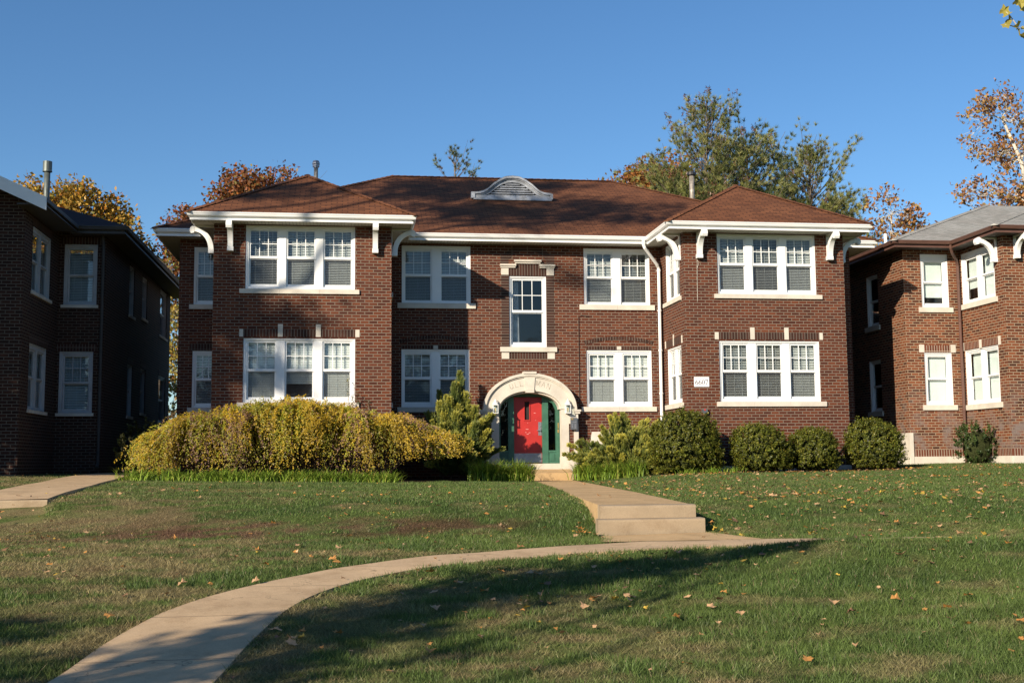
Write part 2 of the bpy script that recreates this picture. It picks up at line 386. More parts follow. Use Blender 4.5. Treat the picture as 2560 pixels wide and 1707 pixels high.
def lawncol(x, y):
    x = np.asarray(x, float); y = np.asarray(y, float)
    a = N1.fbm(x*.8, y*1.1, 5); b = N2.fbm(x*.55+9, y*1.1+4, 6); c = N3.fbm(x*.9+3, y*1.6, 5); f = N4.fbm(x*3.1, y*4.2, 4)
    col = DGREEN+(GREEN-DGREEN)*np.clip((a-.3)/.4, 0, 1)[..., None]
    left = np.clip((-1.5-x-.35*(y+22))/7, 0, 1)          # drier turf towards the left
    dry = np.clip((b*.5+f*.5-.60+.19*left)/.15, 0, 1)*(.55+.3*left)
    dry = np.maximum(dry, .45*np.clip((N4.fbm(x*1.1, y*2.3)-.62)/.12, 0, 1))
    col = col+(TAN-col)*np.clip(dry, 0, .8)[..., None]
    col = col*(.74+.34*N2.fbm(x*2.3+1, y*3.4, 4)+.24*N3.fbm(x*7, y*9, 3))[..., None]
    # reddish weeds in one streak on the left bank
    rz = np.exp(-((y+19.2+.12*(x+5))/1.0)**2)*np.clip((x+11)/3, 0, 1)*np.clip((-2.2-x)/1.5, 0, 1)
    rd = np.clip((c*.5+f*.5+rz*.12-.56)/.1, 0, 1)*(.25*left+.6*rz)
    return col+(RED-col)*np.clip(rd, 0, .85)[..., None]
def make_ground():
    xs = np.concatenate([[-600, -300, -150, -90, -60, -45, -34, -27, -22], np.arange(-19, 21, .22), [23, 27, 34, 45, 60, 90, 150, 300, 600]])
    ys = np.concatenate([[-600, -300, -160, -100, -70, -55, -46, -40, -36], np.arange(-34, 1, .22), [2, 4, 7, 12, 20, 35, 60, 100, 180, 350, 700]])
    X, Y = np.meshgrid(xs, ys); Z = T(X, Y)
    cut = inpoly(X, Y, POLY_PATH) | inpoly(X, Y, POLY_FW) | inpoly(X, Y, POLY_LW); Z = np.where(cut, Z-.09, Z)
    c = lawncol(X, Y)
    for b in BEDS:
        c[inpoly(X, Y, b)] = (.06, .042, .03)
    ny, nx = X.shape; V = np.stack([X, Y, Z], -1).reshape(-1, 3)
    i = np.arange(ny*nx).reshape(ny, nx); F = np.stack([i[:-1, :-1], i[:-1, 1:], i[1:, 1:], i[1:, :-1]], -1).reshape(-1, 4)
    me = bpy.data.meshes.new('lawn_ground'); me.vertices.add(len(V)); me.vertices.foreach_set('co', V.ravel())
    me.loops.add(F.size); me.loops.foreach_set('vertex_index', F.ravel().astype(np.int32))
    me.polygons.add(len(F)); me.polygons.foreach_set('loop_start', np.arange(0, F.size, 4, dtype=np.int32)); me.update(calc_edges=True)
    me.polygons.foreach_set('use_smooth', np.ones(len(F), bool))
    ca = me.color_attributes.new('Col', 'FLOAT_COLOR', 'POINT'); c4 = np.ones((len(V), 4), np.float32); c4[:, :3] = c.reshape(-1, 3); ca.data.foreach_set('color', c4.ravel())
    me.materials.append(MT['turf']); o = bpy.data.objects.new('ground', me); COL.objects.link(o); struct(o)
make_ground()
def strip(name, A, B, up=.012, thick=.14, zf=T, mat='walk'):
    mb = MB(); L = 0; prev = None
    zA = [float(zf(*a))+up for a in A]; zB = [float(zf(*b))+up for b in B]
    for i in range(len(A)-1):
        a0, a1, b0, b1 = A[i], A[i+1], B[i], B[i+1]
        d = .5*(math.dist(a0, a1)+math.dist(b0, b1)); q = [(*b0, zB[i]), (*b1, zB[i+1]), (*a1, zA[i+1]), (*a0, zA[i])]
        w = math.dist(a0, b0)
        mb.face(q, [(L, 0), (L+d, 0), (L+d, w), (L, w)])
        for (p, r, zp, zr) in ((a0, a1, zA[i], zA[i+1]), (b1, b0, zB[i+1], zB[i])):
            mb.face([(*p, zp), (*r, zr), (*r, zr-thick), (*p, zp-thick)], [(L+.3, 0)]*4)
        L += d
    return struct(mb.build(name, mat))
strip('sidewalk', [tuple(p) for p in PF], [tuple(p) for p in PN])
def walkz(tab): return lambda x, y: np.interp(y, [t[0] for t in tab], [t[1] for t in tab])
def lin(P, n=6):
    P = np.array(P, float); return [tuple(P[i]*(1-t)+P[i+1]*t) for i in range(len(P)-1) for t in np.linspace(0, 1, n, endpoint=False)]+[tuple(P[-1])]
strip('front_path', lin([a for a, b in FW]), lin([b for a, b in FW]), 0, .3, walkz([(-20.45, -.605), (-14, -.575), (-1.1, -.52)]), 'frontwalk')
strip('neighbour_path', lin([a for a, b in LW]), lin([b for a, b in LW]), .015, .3, lambda x, y: max(float(T(x, y))+.03, float(np.interp(y, [-15.3, -10, -5, .5], [-.57, -.48, -.33, -.24]))))
def steps(name, label, A, B, z0, dirv, n=2, rise=.18, tread=.34, flare=.07):
    """concrete steps going down from the edge A-B."""
    mb = MB(); A = np.array(A); B = np.array(B); dv = np.array(dirv); sd = (A-B)/np.linalg.norm(A-B)
    for k in range(n):
        a0 = A+sd*flare*k; b0 = B-sd*flare*k; back = -.35 if k == 0 else tread*k-.35; fwdd = tread*k+.03
        zt = z0-rise*k+(.004 if k == 0 else 0); e = .025
        pr = [(back, zt), (fwdd-e, zt), (fwdd-.006, zt-e*.4), (fwdd, zt-e*1.4), (fwdd, z0-rise*n-.35), (back, z0-rise*n-.35)]
        q0 = [tuple(a0+dv*d)+(z,) for d, z in pr]; q1 = [tuple(b0+dv*d)+(z,) for d, z in pr]
        mb.face(q0[::-1]); mb.face(q1)
        for i in range(len(pr)):
            j = (i+1) % len(pr); mb.face([q0[i], q0[j], q1[j], q1[i]], [(.3, 0)]*4)
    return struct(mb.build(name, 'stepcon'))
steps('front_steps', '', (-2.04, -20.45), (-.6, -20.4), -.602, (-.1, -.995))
strip('step_landing', [(-2.12, -20.9), (-2.35, -21.9)], [(-.52, -20.85), (-.1, -21.9)], .017, mat='frontwalk')
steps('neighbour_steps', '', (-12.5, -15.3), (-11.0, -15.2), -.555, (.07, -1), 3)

# ------------------------------------------------------------------ the house: windows
def blind_mesh(F, u0, u1, z0, z1, d, kind):
    mb = MB(); sp = .05
    if kind == 'shade':
        mb.fbox(F, u0, u1, d, d+.004, z0, z1); return mb
    tilt = {'closed': 66, 'open': 24, 'half': 40}[kind]; w = .052; a = rad(tilt); dd, dz = w*math.cos(a)/2, w*math.sin(a)/2
    z = z1-.04
    while z > z0+.02:
        jz = R.uniform(-.003, .003)
        mb.face([F.P(u0, d-dd, z-dz+jz), F.P(u1, d-dd, z-dz), F.P(u1, d+dd, z+dz), F.P(u0, d+dd, z+dz+jz)]); z -= sp
    mb.fbox(F, u0, u1, d-.025, d+.025, z1-.04, z1); mb.fbox(F, u0, u1, d-.02, d+.02, max(z0, z+.02), max(z0, z+.02)+.02)
    for f in (.2, .5, .8):
        uu = u0+(u1-u0)*f; mb.fbox(F, uu-.003, uu+.003, d-.03, d-.027, z0, z1)
    return mb
def windows(house, F, cas, gl, z, blinds, mun=True, screens=True, casing=.0, mats='vinyl', lab=None, glassm='glass'):
    """one opening: cas=(u0,u1,z0,z1); gl=[(a,b)] glass spans; z=(gt,mun,r1,r2,gb)."""
    gt, mz, r1, r2, gb = z; e = .05; u0, u1, z0, z1 = cas
    holes = [(a-e, b+e, gb-.075, gt+e) for a, b in gl]
    fm = MB(); ci = .055
    us = Fr(*F.P(0, ci, 0)[:2], 0); us.c, us.s = F.c, F.s
    fm.wall(us, u0, u1, z0, z1, holes, .1)
    fm.fbox(F, u0, u0+.045, .03, .2, z0, z1-.045); fm.fbox(F, u1-.045, u1, .03, .2, z0, z1-.045)
    fm.fbox(F, u0, u1, .026, .2, z1-.045, z1-.002)
    fr = fm.build('window_frame', mats, house)
    for i, (a, b) in enumerate(gl):
        sm = MB(); A, B, C, D = a-e, b+e, gb-.075, gt+e; s0, s1 = .085, .12     # upper sash in front
        sm.fbox(F, A+.002, a, s0, s1, r2, D-.002); sm.fbox(F, b, B-.002, s0, s1, r2, D-.002)
        sm.fbox(F, a, b, s0, s1, gt, D-.002); sm.fbox(F, a, b, s0-.004, s1, r2, r1)
        l0, l1 = .122, .155
        sm.fbox(F, A+.002, a, l0, l1, C+.002, r2); sm.fbox(F, b, B-.002, l0, l1, C+.002, r2); sm.fbox(F, a, b, l0-.004, l1, C+.002, gb); sm.fbox(F, a, b, l0, l1, r2-.03, r2-.002)
        if mun:
            w = b-a
            for k in (1, 2): sm.fbox(F, a+w*k/3-.011, a+w*k/3+.011, s0+.006, s1-.006, r1, gt)
            for k in range(3): sm.fbox(F, a+w*k/3+(.011 if k else 0), a+w*(k+1)/3-(.011 if k < 2 else 0), s0+.006, s1-.006, mz-.011, mz+.011)
        win = sm.build('window', mats, house)
        pm = MB(); pm.face([F.P(a, .106, r1), F.P(b, .106, r1), F.P(b, .106, gt), F.P(a, .106, gt)]); pm.face([F.P(a, .14, gb), F.P(b, .14, gb), F.P(b, .14, r2-.03), F.P(a, .14, r2-.03)])
        pm.build('pane', glassm, win)
        if screens:
            q = MB(); q.face([F.P(a, .112, gb), F.P(b, .112, gb), F.P(b, .112, r2-.002), F.P(a, .112, r2-.002)]); q.build('insect_screen', 'screen', win)
        kd = blinds[i % len(blinds)]
        if kd:
            k, bot = (kd, 0) if isinstance(kd, str) else kd
            bz = gb-.03+(gt-gb)*bot
            blind_mesh(F, A+.02, B-.02, bz, gt+.03, .215, k).build('roller_shade' if k == 'shade' else 'blind', 'shade' if k == 'shade' else 'blind', win)
    return fr
def fpart(house, name, mat, boxes, F=W0):
    mb = MB()
    for b in boxes: mb.fbox(F, *b)
    return mb.build(name, mat, house)

B1, B2, BD = 4.466, 9.63, 2.56
OV = .712
H = empty('apartment_house', 'red brick apartment house with two bays, brown hip roof and red arched door', 'house')
UPZ = (6.885, 6.496, 6.128, 6.053, 5.297); LOZ = (3.572, 3.19, 2.808, 2.739, 1.989)
PUZ = (6.81, 6.43, 6.063, 5.993, 5.218); PLZ = (3.48, 3.12, 2.77, 2.69, 1.97)
TRI = [(-8.579, -7.818), (-7.5, -6.736), (-6.422, -5.666)]
PAIR = [(-3.934, -3.139), (-2.778, -1.984)]; PAIRL = [(-3.95, -3.16), (-2.82, -2.03)]
mir = lambda L: [(-b, -a) for a, b in L][::-1]
wb = MB()
FB = Fr(0, -BD, 0)                                   # bay fronts
ZB, ZT = -.75, 7.2
Lh = [(-8.715, -5.54, 5.14, 7.03), (-8.74, -5.527, 1.827, 3.70)]; Rh = [(5.54, 8.715, 5.14, 7.03), (5.527, 8.74, 1.827, 3.70)]
wb.wall(FB, -B2, -B1, ZB, ZT, Lh); wb.wall(FB, B1, B2, ZB, ZT, Rh)
Ph = [(-4.056, -1.849, 5.114, 6.975), (-4.063, -1.9, 1.80, 3.64)]
Ch = (-.605, .605, 3.723, 6.03)
Wh = [(-10.51, -9.72, 5.0, 6.81), (-10.5, -9.72, 1.80, 3.56)]
ENT = [(-1.0, 1.0, -.2, 1.72)]
mh = Ph+[(-b, -a, c, d) for a, b, c, d in Ph]+[Ch]
wb.wall(W0, -B1, B1, ZB, ZT, mh+[(-1.25, 1.25, -.4, 2.4)])
wb.wall(W0, -10.95, -B2, ZB, ZT, [(-10.51, -9.70, 5.0, 6.81), (-10.51, -9.70, 1.80, 3.56)])
wb.wall(W0, B2, 10.95, ZB, ZT, [(9.70, 10.51, 5.0, 6.81), (9.70, 10.51, 1.80, 3.56)])
SH = [(.43, 2.09, 5.12, 6.97), (.43, 2.09, 1.83, 3.62)]
FRL = Fr(B1, 0, -90)                                 # right bay, face towards the door (outward -X): u runs towards the street
wb.wall(FRL, 0, BD, ZB, ZT, SH)
FLR = Fr(-B1, -BD, 90)                               # left bay, face towards the door (outward +X)
wb.wall(FLR, 0, BD, ZB, ZT, [(BD-b, BD-a, c, d) for a, b, c, d in SH])
wb.wall(Fr(-B2, 0, -90), 0, BD, ZB, ZT); wb.wall(Fr(B2, -BD, 90), 0, BD, ZB, ZT)
wb.wall(Fr(-10.95, 13, -90), 0, 13, ZB, ZT); wb.wall(Fr(10.95, 0, 90), 0, 13, ZB, ZT); wb.wall(Fr(10.95, 13, 180), 0, 21.9, ZB, ZT)
wb.build('wall', 'brick', H)
# rooms behind the glass
rm = MB()
for z in (.0, 3.62, 7.15): rm.box(-10.8, 10.8, .3, 12.8, z-.06, z)
for s in (-1, 1):
    for z in (.0, 3.62, 7.15): rm.box(min(s*4.6, s*9.5), max(s*4.6, s*9.5), -2.3, .3, z-.06, z)
    for z0, z1 in ((0, 3.56), (3.62, 7.09)):
        rm.box(min(s*4.45, s*4.57), max(s*4.45, s*4.57), .3, 4, z0, z1)
        rm.box(min(s*1.3, s*1.4), max(s*1.3, s*1.4), .3, 4, z0, z1)
rm.box(-10.8, 10.8, 4, 4.1, 0, 7.09)
rm.build('interior', 'room', H)
windows(H, FB, Lh[0], TRI, UPZ, ['open', 'half', 'half'])
windows(H, FB, Lh[1], [(-8.599, -7.849), (-7.509, -6.767), (-6.424, -5.681)], LOZ, ['closed', ('closed', .26), 'closed'])
windows(H, FB, Rh[0], mir(TRI), UPZ, ['half', 'open', 'half'])
windows(H, FB, Rh[1], mir([(-8.599, -7.849), (-7.509, -6.767), (-6.424, -5.681)]), LOZ, ['open', 'open', 'half'])
windows(H, W0, Ph[0], PAIR, PUZ, ['half', 'half']); windows(H, W0, Ph[1], PAIRL, PLZ, ['half', 'half'])
windows(H, W0, (1.849, 4.056, 5.114, 6.975), mir(PAIR), PUZ, ['half', 'open']); windows(H, W0, (1.9, 4.063, 1.80, 3.64), mir(PAIRL), PLZ, ['closed', 'closed'])
wc = windows(H, W0, Ch, [(-.505+.02, .454+.02)], (5.898, 5.413, 4.928, 4.858, 3.886), [None], screens=False)
cm = MB()
for k in range(7):
    u = -.5+.035*k; cm.face([(u, .3+.02*(k % 2), 3.9), (u+.035+.012*(k > 4), .3+.02*((k+1) % 2), 3.9), (u+.02, .3+.02*((k+1) % 2), 5.88), (u-.012, .3+.02*(k % 2), 5.88)])
cm.build('curtain', 'curtain', wc)
for s in (-1, 1):
    g = [(-10.39, -9.84)] if s < 0 else [(9.84, 10.39)]
    windows(H, W0, (-10.51, -9.70, 5.0, 6.81) if s < 0 else (9.70, 10.51, 5.0, 6.81), g, (6.68, 6.31, 5.95, 5.88, 5.14), ['half'])
    windows(H, W0, (-10.51, -9.70, 1.80, 3.56) if s < 0 else (9.70, 10.51, 1.80, 3.56), g, (3.43, 3.07, 2.72, 2.65, 1.94), ['half'])
sg = [(.57, 1.16), (1.36, 1.95)]; sgl = [(BD-b, BD-a) for a, b in sg][::-1]
for F, G, hh in ((FRL, sg, SH), (FLR, sgl, [(BD-b, BD-a, c, d) for a, b, c, d in SH])):
    windows(H, F, hh[0], G, (6.83, 6.44, 6.08, 6.0, 5.27), ['half', 'half']); windows(H, F, hh[1], G, (3.49, 3.13, 2.78, 2.71, 1.98), ['closed', 'closed'])
# sills
def sill(F, u0, u1, z0, z1, n=3, out=.06):
    mb = MB()
    for k in range(n): mb.fbox(F, u0+(u1-u0)*k/n+(.002 if k else 0), u0+(u1-u0)*(k+1)/n-(.002 if k < n-1 else 0), -out+.001*(k % 2), .15, z0, z1)
    mb.build('window_sill', 'stone', H)
for s in (-1, 1):
    m2 = lambda a, b: (a, b) if s < 0 else (-b, -a)
    sill(FB, *m2(-8.874, -5.413), 5.006, 5.14); sill(FB, *m2(-8.9, -5.41), 1.68, 1.827)
    sill(W0, *m2(-4.19, -1.695), 4.948, 5.114, 2); sill(W0, *m2(-4.19, -1.72), 1.647, 1.80, 2)
    sill(W0, *m2(-10.63, -9.64), 4.86, 5.0, 1); sill(W0, *m2(-10.63, -9.64), 1.66, 1.80, 1)
    F = FB
    blocks = [(-8.86, -8.752, 3.74, 3.96), (-7.76, -7.62, 3.74, 4.109), (-6.668, -6.527, 3.74, 4.109), (-5.523, -5.40, 3.74, 3.96)]
    for a, b, c, d in blocks:
        u = m2(a, b); fpart(H, 'keystone', 'stone', [(*u, -.014, .1, c, d)], FB)
    for a, b in ((-8.752, -7.76), (-7.62, -6.668), (-6.527, -5.523)):
        u = m2(a, b); fpart(H, 'lintel', 'soldier', [(*u, -.006, .1, 3.74, 3.96)], FB)
    # wing lintels
    u = m2(-10.6, -9.635); fpart(H, 'lintel', 'soldier', [(*u, -.006, .1, 3.56, 3.78)])
    # segmental arch of dark headers over the lower pairs, small keystone
    c0 = s*2.98; A = []; Bq = []; n = 14
    for k in range(n+1):
        t = -1+2*k/n; x = c0+t*1.12; zz = 3.94*1-.16*t*t+.03
        A.append((x+t*.05, zz+.12)); Bq.append((x, zz))
    mb = MB()
    for k in range(n):
        for q in range(1):
            a0 = np.array(A[k])*.96+np.array(A[k+1])*.04; a1 = np.array(A[k])*.04+np.array(A[k+1])*.96; b0 = np.array(Bq[k])*.96+np.array(Bq[k+1])*.04; b1 = np.array(Bq[k])*.04+np.array(Bq[k+1])*.96
            for w0, w1 in ((0.03, .47), (.53, .97)):
                p = [tuple(b0*(1-w0)+b1*w0), tuple(b0*(1-w1)+b1*w1), tuple(a0*(1-w1)+a1*w1), tuple(a0*(1-w0)+a1*w0)]; mb.fprism(W0, p, -.012, .05)
    mb.build('brick_arch', 'soldier', H)
    fpart(H, 'keystone', 'stone', [(c0-.07, c0+.07, -.014, .1, 3.645, 3.76)])
    u = m2(-4.063, -3.06); u2 = m2(-2.9, -1.9)
    for q in (m2(-4.063, -3.05), m2(-2.91, -1.9)): fpart(H, 'lintel', 'soldier', [(*q, -.006, .1, 3.645, 3.76)])
    for FF, uu in (((FRL, (.25, 2.25)),) if s > 0 else ((FLR, (BD-2.25, BD-.25)),)):
        sill(FF, *uu, 4.99, 5.12, 1); sill(FF, *uu, 1.68, 1.83, 1)
        fpart(H, 'lintel', 'soldier', [(uu[0]+.1, uu[1]-.1, -.006, .1, 3.66, 3.9)], FF)
        for c in (uu[0]+.05, (uu[0]+uu[1])/2, uu[1]-.05): fpart(H, 'keystone', 'stone', [(c-.05, c+.05, -.014, .1, 3.66, 3.9 if c != (uu[0]+uu[1])/2 else 4.02)], FF)
# centre window surround
for s in (-1, 1):
    m2 = lambda a, b: (a, b) if s > 0 else (-b, -a)
    fpart(H, 'brick_jamb', 'header', [(*m2(.607, .862), -.006, .1, 3.725, 6.06)])
    fpart(H, 'cap_stone', 'stone', [(*m2(.622, .862), -.03, .1, 6.061, 6.29)]); fpart(H, 'apron_stone', 'stone', [(*m2(.622, .862), -.02, .1, 3.345, 3.567)])
    fpart(H, 'cornice', 'stone', [(*m2(.40, .88), -.06, .1, 6.291, 6.345), (*m2(.382, .9), -.10, .1, 6.346, 6.41)])
fpart(H, 'cornice', 'stone', [(-.41, .42, -.06, .1, 6.431, 6.485), (-.44, .45, -.10, .1, 6.486, 6.55)])
fpart(H, 'lintel', 'soldier', [(-.62, .62, -.006, .1, 6.032, 6.29), (-.38, .38, -.006, .1, 6.2901, 6.43)])
fpart(H, 'lintel', 'soldier', [(-.62, .62, -.006, .1, 3.345, 3.567)])
sill(W0, -.911, .929, 3.568, 3.723, 1, .07)
mb = MB(); n = 18
def arcp(r, zc, k): t = math.pi*(.12+.76*k/n); return (r*math.cos(t), zc+r*.72*math.sin(t))
mb.fstrip(W0, [arcp(.86, 6.42, k) for k in range(n+1)], [arcp(.62, 6.42, k) for k in range(n+1)], -.006, .05)
mb.fbox(W0, .62, .88, -.005, .05, 6.412, 6.72); mb.fbox(W0, -.88, -.62, -.005, .05, 6.412, 6.72)
mb.build('brick_arch', 'header', H)
# foundation strip and soldier course near the ground
for a, b in ((B1-.01, B2+.01),): fpart(H, 'foundation', 'stone', [(a, b, -.02, .1, -.8, -.12)], FB)
for a, b in ((1.56, B1-.05),): fpart(H, 'foundation', 'stone', [(a, b, -.02, .1, -.8, -.12)])
for a, b in ((-B2, -B1), (B1, B2)): fpart(H, 'base_course', 'soldier', [(a, b, -.006, .1, -.118, .1)], FB)

# ------------------------------------------------------------------ roof, gutters, brackets
EZ = 7.255; EX = 11.68; SL = .508
rf = MB()
ry, rz, rx = 6.1, EZ+SL*(6.1+OV), 4.16; yb = 2*6.1+OV
rf.face([(-EX, -OV, EZ), (EX, -OV, EZ), (rx, ry, rz), (-rx, ry, rz)]); rf.face([(EX, yb, EZ), (-EX, yb, EZ), (-rx, ry, rz), (rx, ry, rz)])
rf.face([(EX, -OV, EZ), (EX, yb, EZ), (rx, ry, rz)]); rf.face([(-EX, yb, EZ), (-EX, -OV, EZ), (-rx, ry, rz)])
BCX = (B1+B2)/2; hw = BCX-B1+OV; BY = -BD-OV; az = EZ+1.92; vy = -OV+(az-EZ)/SL
for s in (-1, 1):
    c = s*BCX; l, r = c-hw, c+hw
    rf.face([(l, BY, EZ), (r, BY, EZ), (c, BY+hw, az)])
    rf.face([(r, BY, EZ), (r, -OV, EZ), (c, vy, az), (c, BY+hw, az)]); rf.face([(l, -OV, EZ), (l, BY, EZ), (c, BY+hw, az), (c, vy, az)])
rf.build('roof', 'roof', H)
def capline(house, mat, a, b, w=.13):
    cp = MB()
    a, b = Vector(a), Vector(b); n = max(2, int((b-a).length/.25)); d = (b-a)/n; sdir = d.cross(Vector((0, 0, 1))).normalized()*w
    for k in range(n):
        p, q = a+d*k+Vector((0, 0, .03)), a+d*(k+1.12)+Vector((0, 0, .045 if True else 0)); dn = Vector((0, 0, -.055))
        cp.face([p-sdir+dn, q-sdir+dn, q, p]); cp.face([p, q, q+sdir+dn, p+sdir+dn]); cp.face([p-sdir+dn, p, p+sdir+dn])
    cp.build('ridge_cap', mat, house)
capline(H, 'roof', (-rx, ry, rz), (rx, ry, rz))
for s in (-1, 1):
    capline(H, 'roof', (s*EX, -OV, EZ), (s*rx, ry, rz)); c = s*BCX
    capline(H, 'roof', (c-hw, BY, EZ), (c, BY+hw, az)); capline(H, 'roof', (c+hw, BY, EZ), (c, BY+hw, az)); capline(H, 'roof', (c, BY+hw, az), (c, vy, az))
EAVE = [(-EX, 12.9), (-EX, -OV), (-B2-OV, -OV), (-B2-OV, BY), (-B1+OV, BY), (-B1+OV, -OV), (B1-OV, -OV), (B1-OV, BY), (B2+OV, BY), (B2+OV, -OV), (EX, -OV), (EX, 12.9)]
GP = [(-.13, 7.262), (-.012, 7.262), (0, 7.255), (-.004, 7.225), (-.02, 7.205), (-.03, 7.165), (-.055, 7.14), (-.13, 7.14)]
def trim(house, path, dz=0, mats=('paint', 'paint', 'soffit')):
    m = MB(); m.sweep(path, [(a, z+dz) for a, z in GP]); m.build('gutter', mats[0], house)
    m = MB(); m.sweep(path, [(-.14, 7.22+dz), (-.131, 7.22+dz), (-.131, 7.1+dz), (-.10, 7.095+dz), (-.10, 7.035+dz), (-.14, 7.035+dz)]); m.build('fascia', mats[1], house)
    m = MB(); m.sweep(path, [(-.76, 7.055+dz), (-.139, 7.055+dz)], False); m.build('soffit', mats[2], house)
trim(H, EAVE)
def bracket(house, F, u, mat='paint', zt=7.05, out=.6, zb=6.27, w=.075):
    """scrolled eaves bracket: F is the wall frame, u its place along the wall."""
    mb = MB(); cx, cz = out+.02, zb+.08; R1 = out-.02; R0 = R1-.15; n = 12; G = Fr(*F.P(u, 0, 0)[:2], 0); G.c, G.s = F.s, -F.c   # u axis now points outward
    hz = zt-.05-cz
    A = [(cx-R1*math.cos(t), cz+hz*math.sin(t)) for t in np.linspace(0, math.pi/2, n)]
    Bq = [(cx-R0*math.cos(t), cz+(hz-.13)*math.sin(t)) for t in np.linspace(0, math.pi/2, n)]
    mb.fstrip(G, A, Bq, -w, w)
    mb.fprism(G, [(0.0, zb-.04), (.19, zb-.04), (.19, zb+.06), (.17, zb+.085), (0, zb+.085)], -w-.012, w+.012)
    mb.fprism(G, [(cx-.02, cz+hz-.17), (cx+.07, cz+hz-.19), (cx+.11, cz+hz-.12), (cx+.10, cz+hz-.02), (cx+.03, cz+hz+.03), (cx-.02, cz+hz+.0)], -w-.008, w+.008)
    mb.fprism(G, [(0, zb+.085), (.035, zb+.085), (.035, zt), (0, zt)], -w*.8, w*.8)
    mb.fprism(G, [(.035, zt-.05), (cx, zt-.05), (cx, zt-.002), (.035, zt-.002)], -w*.7, w*.7)
    mb.build('eave_bracket', mat, house)
for u in (-9.14, -4.95, 4.95, 9.14): bracket(H, FB, u)
FLL = Fr(-B2, 0, -90); FRR = Fr(B2, -BD, 90)
bracket(H, FLL, BD-.36); bracket(H, FLR, .36); bracket(H, FRL, BD-.36); bracket(H, FRR, .36)
# eyebrow dormer
yd = 3.2; DF = Fr(-.03, yd, 0); db = 9.25; n = 28
OT = [(0, 1), (.26, .96), (.5, .76), (.72, .5), (.86, .27), (1.0, .12), (1.12, .045), (1.4, 0)]; HT = [(0, 1), (.2, .955), (.387, .82), (.566, .57), (.72, .32), (.84, .14), (.98, .0)]
zo = lambda u: db+.24+.60*float(np.interp(abs(u), [p[0] for p in OT], [p[1] for p in OT])); zh = lambda u: db+.135+.49*float(np.interp(abs(u), [p[0] for p in HT], [p[1] for p in HT]))
us_ = [-1.38+2.76*k/n for k in range(n+1)]; outer = [(u, zo(u)) for u in us_]
dm = MB(); dm.fstrip(DF, outer, [(u, z-.075) for u, z in outer], -.12, .02); dm.fstrip(DF, [(u*.985, z-.0752) for u, z in outer], [(u*.97, z-.115) for u, z in outer], -.07, .02)
fu = [-1.34+2.68*k/40 for k in range(41)]
dm.fstrip(DF, [(u, zo(u)-.1) for u in fu], [(u, min(zh(u), zo(u)-.13) if abs(u) < .98 else db+.131) for u in fu], -.03, .02)
dm.fbox(DF, -1.37, 1.37, -.09, .03, db+.03, db+.13); dm.fbox(DF, -1.39, 1.39, -.12, .03, db-.03, db+.029)
dm.fbox(DF, -1.47, -1.34, -.13, .03, db+.02, db+.24); dm.fbox(DF, 1.34, 1.43, -.13, .03, db+.02, db+.22)
dorm = dm.build('dormer', 'oldpaint', H)
q = MB()
for i in range(n):                      # curved shingled hood running back into the roof
    (u0, z0), (u1, z1) = outer[i], outer[i+1]; b = lambda z: yd+max(.0, (z-EZ)/SL-OV-yd)+.05
    q.face([(u0-.03, yd-.1, z0+.012), (u1-.03, yd-.1, z1+.012), (u1-.03, b(z1), z1+.012), (u0-.03, b(z0), z0+.012)])
q.build('dormer_roof', 'roof', H)
q = MB()
for k in range(6):
    z = db+.14+.082*k; hwid = float(np.interp(-(z+.03-db-.135)/.49, [-1, -.955, -.82, -.57, -.32, -.14, 0], [0, .2, .387, .566, .72, .84, .98]))
    if hwid > .15: q.face([DF.P(-hwid, -.018, z), DF.P(hwid, -.018, z), DF.P(hwid, .05, z+.058), DF.P(-hwid, .05, z+.058)]); q.face([DF.P(-hwid, -.018, z-.012), DF.P(hwid, -.018, z-.012), DF.P(hwid, -.018, z), DF.P(-hwid, -.018, z)])
q.build('louver', 'oldpaint', dorm)
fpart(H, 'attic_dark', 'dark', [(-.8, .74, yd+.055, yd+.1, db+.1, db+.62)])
def pipe(house, x, y, z0, z1, r, mat, name='vent_pipe'):
    mb = MB(); mb.cyl(x, y, z0, z1, r); o = mb.build(name, mat, house, True)
    for p in o.data.polygons: p.use_smooth = len(p.vertices) == 4
    return o
v = pipe(H, -6.83, 1.5, 8.9, 9.86, .07, 'cast'); m = MB(); m.cyl(-6.83, 1.5, 9.84, 9.9, .115); m.cyl(-6.83, 1.5, 9.92, 9.97, .125); m.cyl(-6.83, 1.5, 9.98, 10.04, .12, r1=.09); m.cyl(-6.83, 1.5, 9.8, 10.0, .085); m.build('vent_cap', 'steel', v)
v = pipe(H, 6.75, 4.0, 9.2, 10.5, .09, 'cast'); m = MB(); m.cyl(6.75, 4.0, 10.48, 10.5, .13, r1=.16); m.cyl(6.75, 4.0, 10.5, 10.6, .165); m.cyl(6.75, 4, 10.6, 10.63, .16, r1=.1); m.build('vent_cap', 'blackmetal', v)
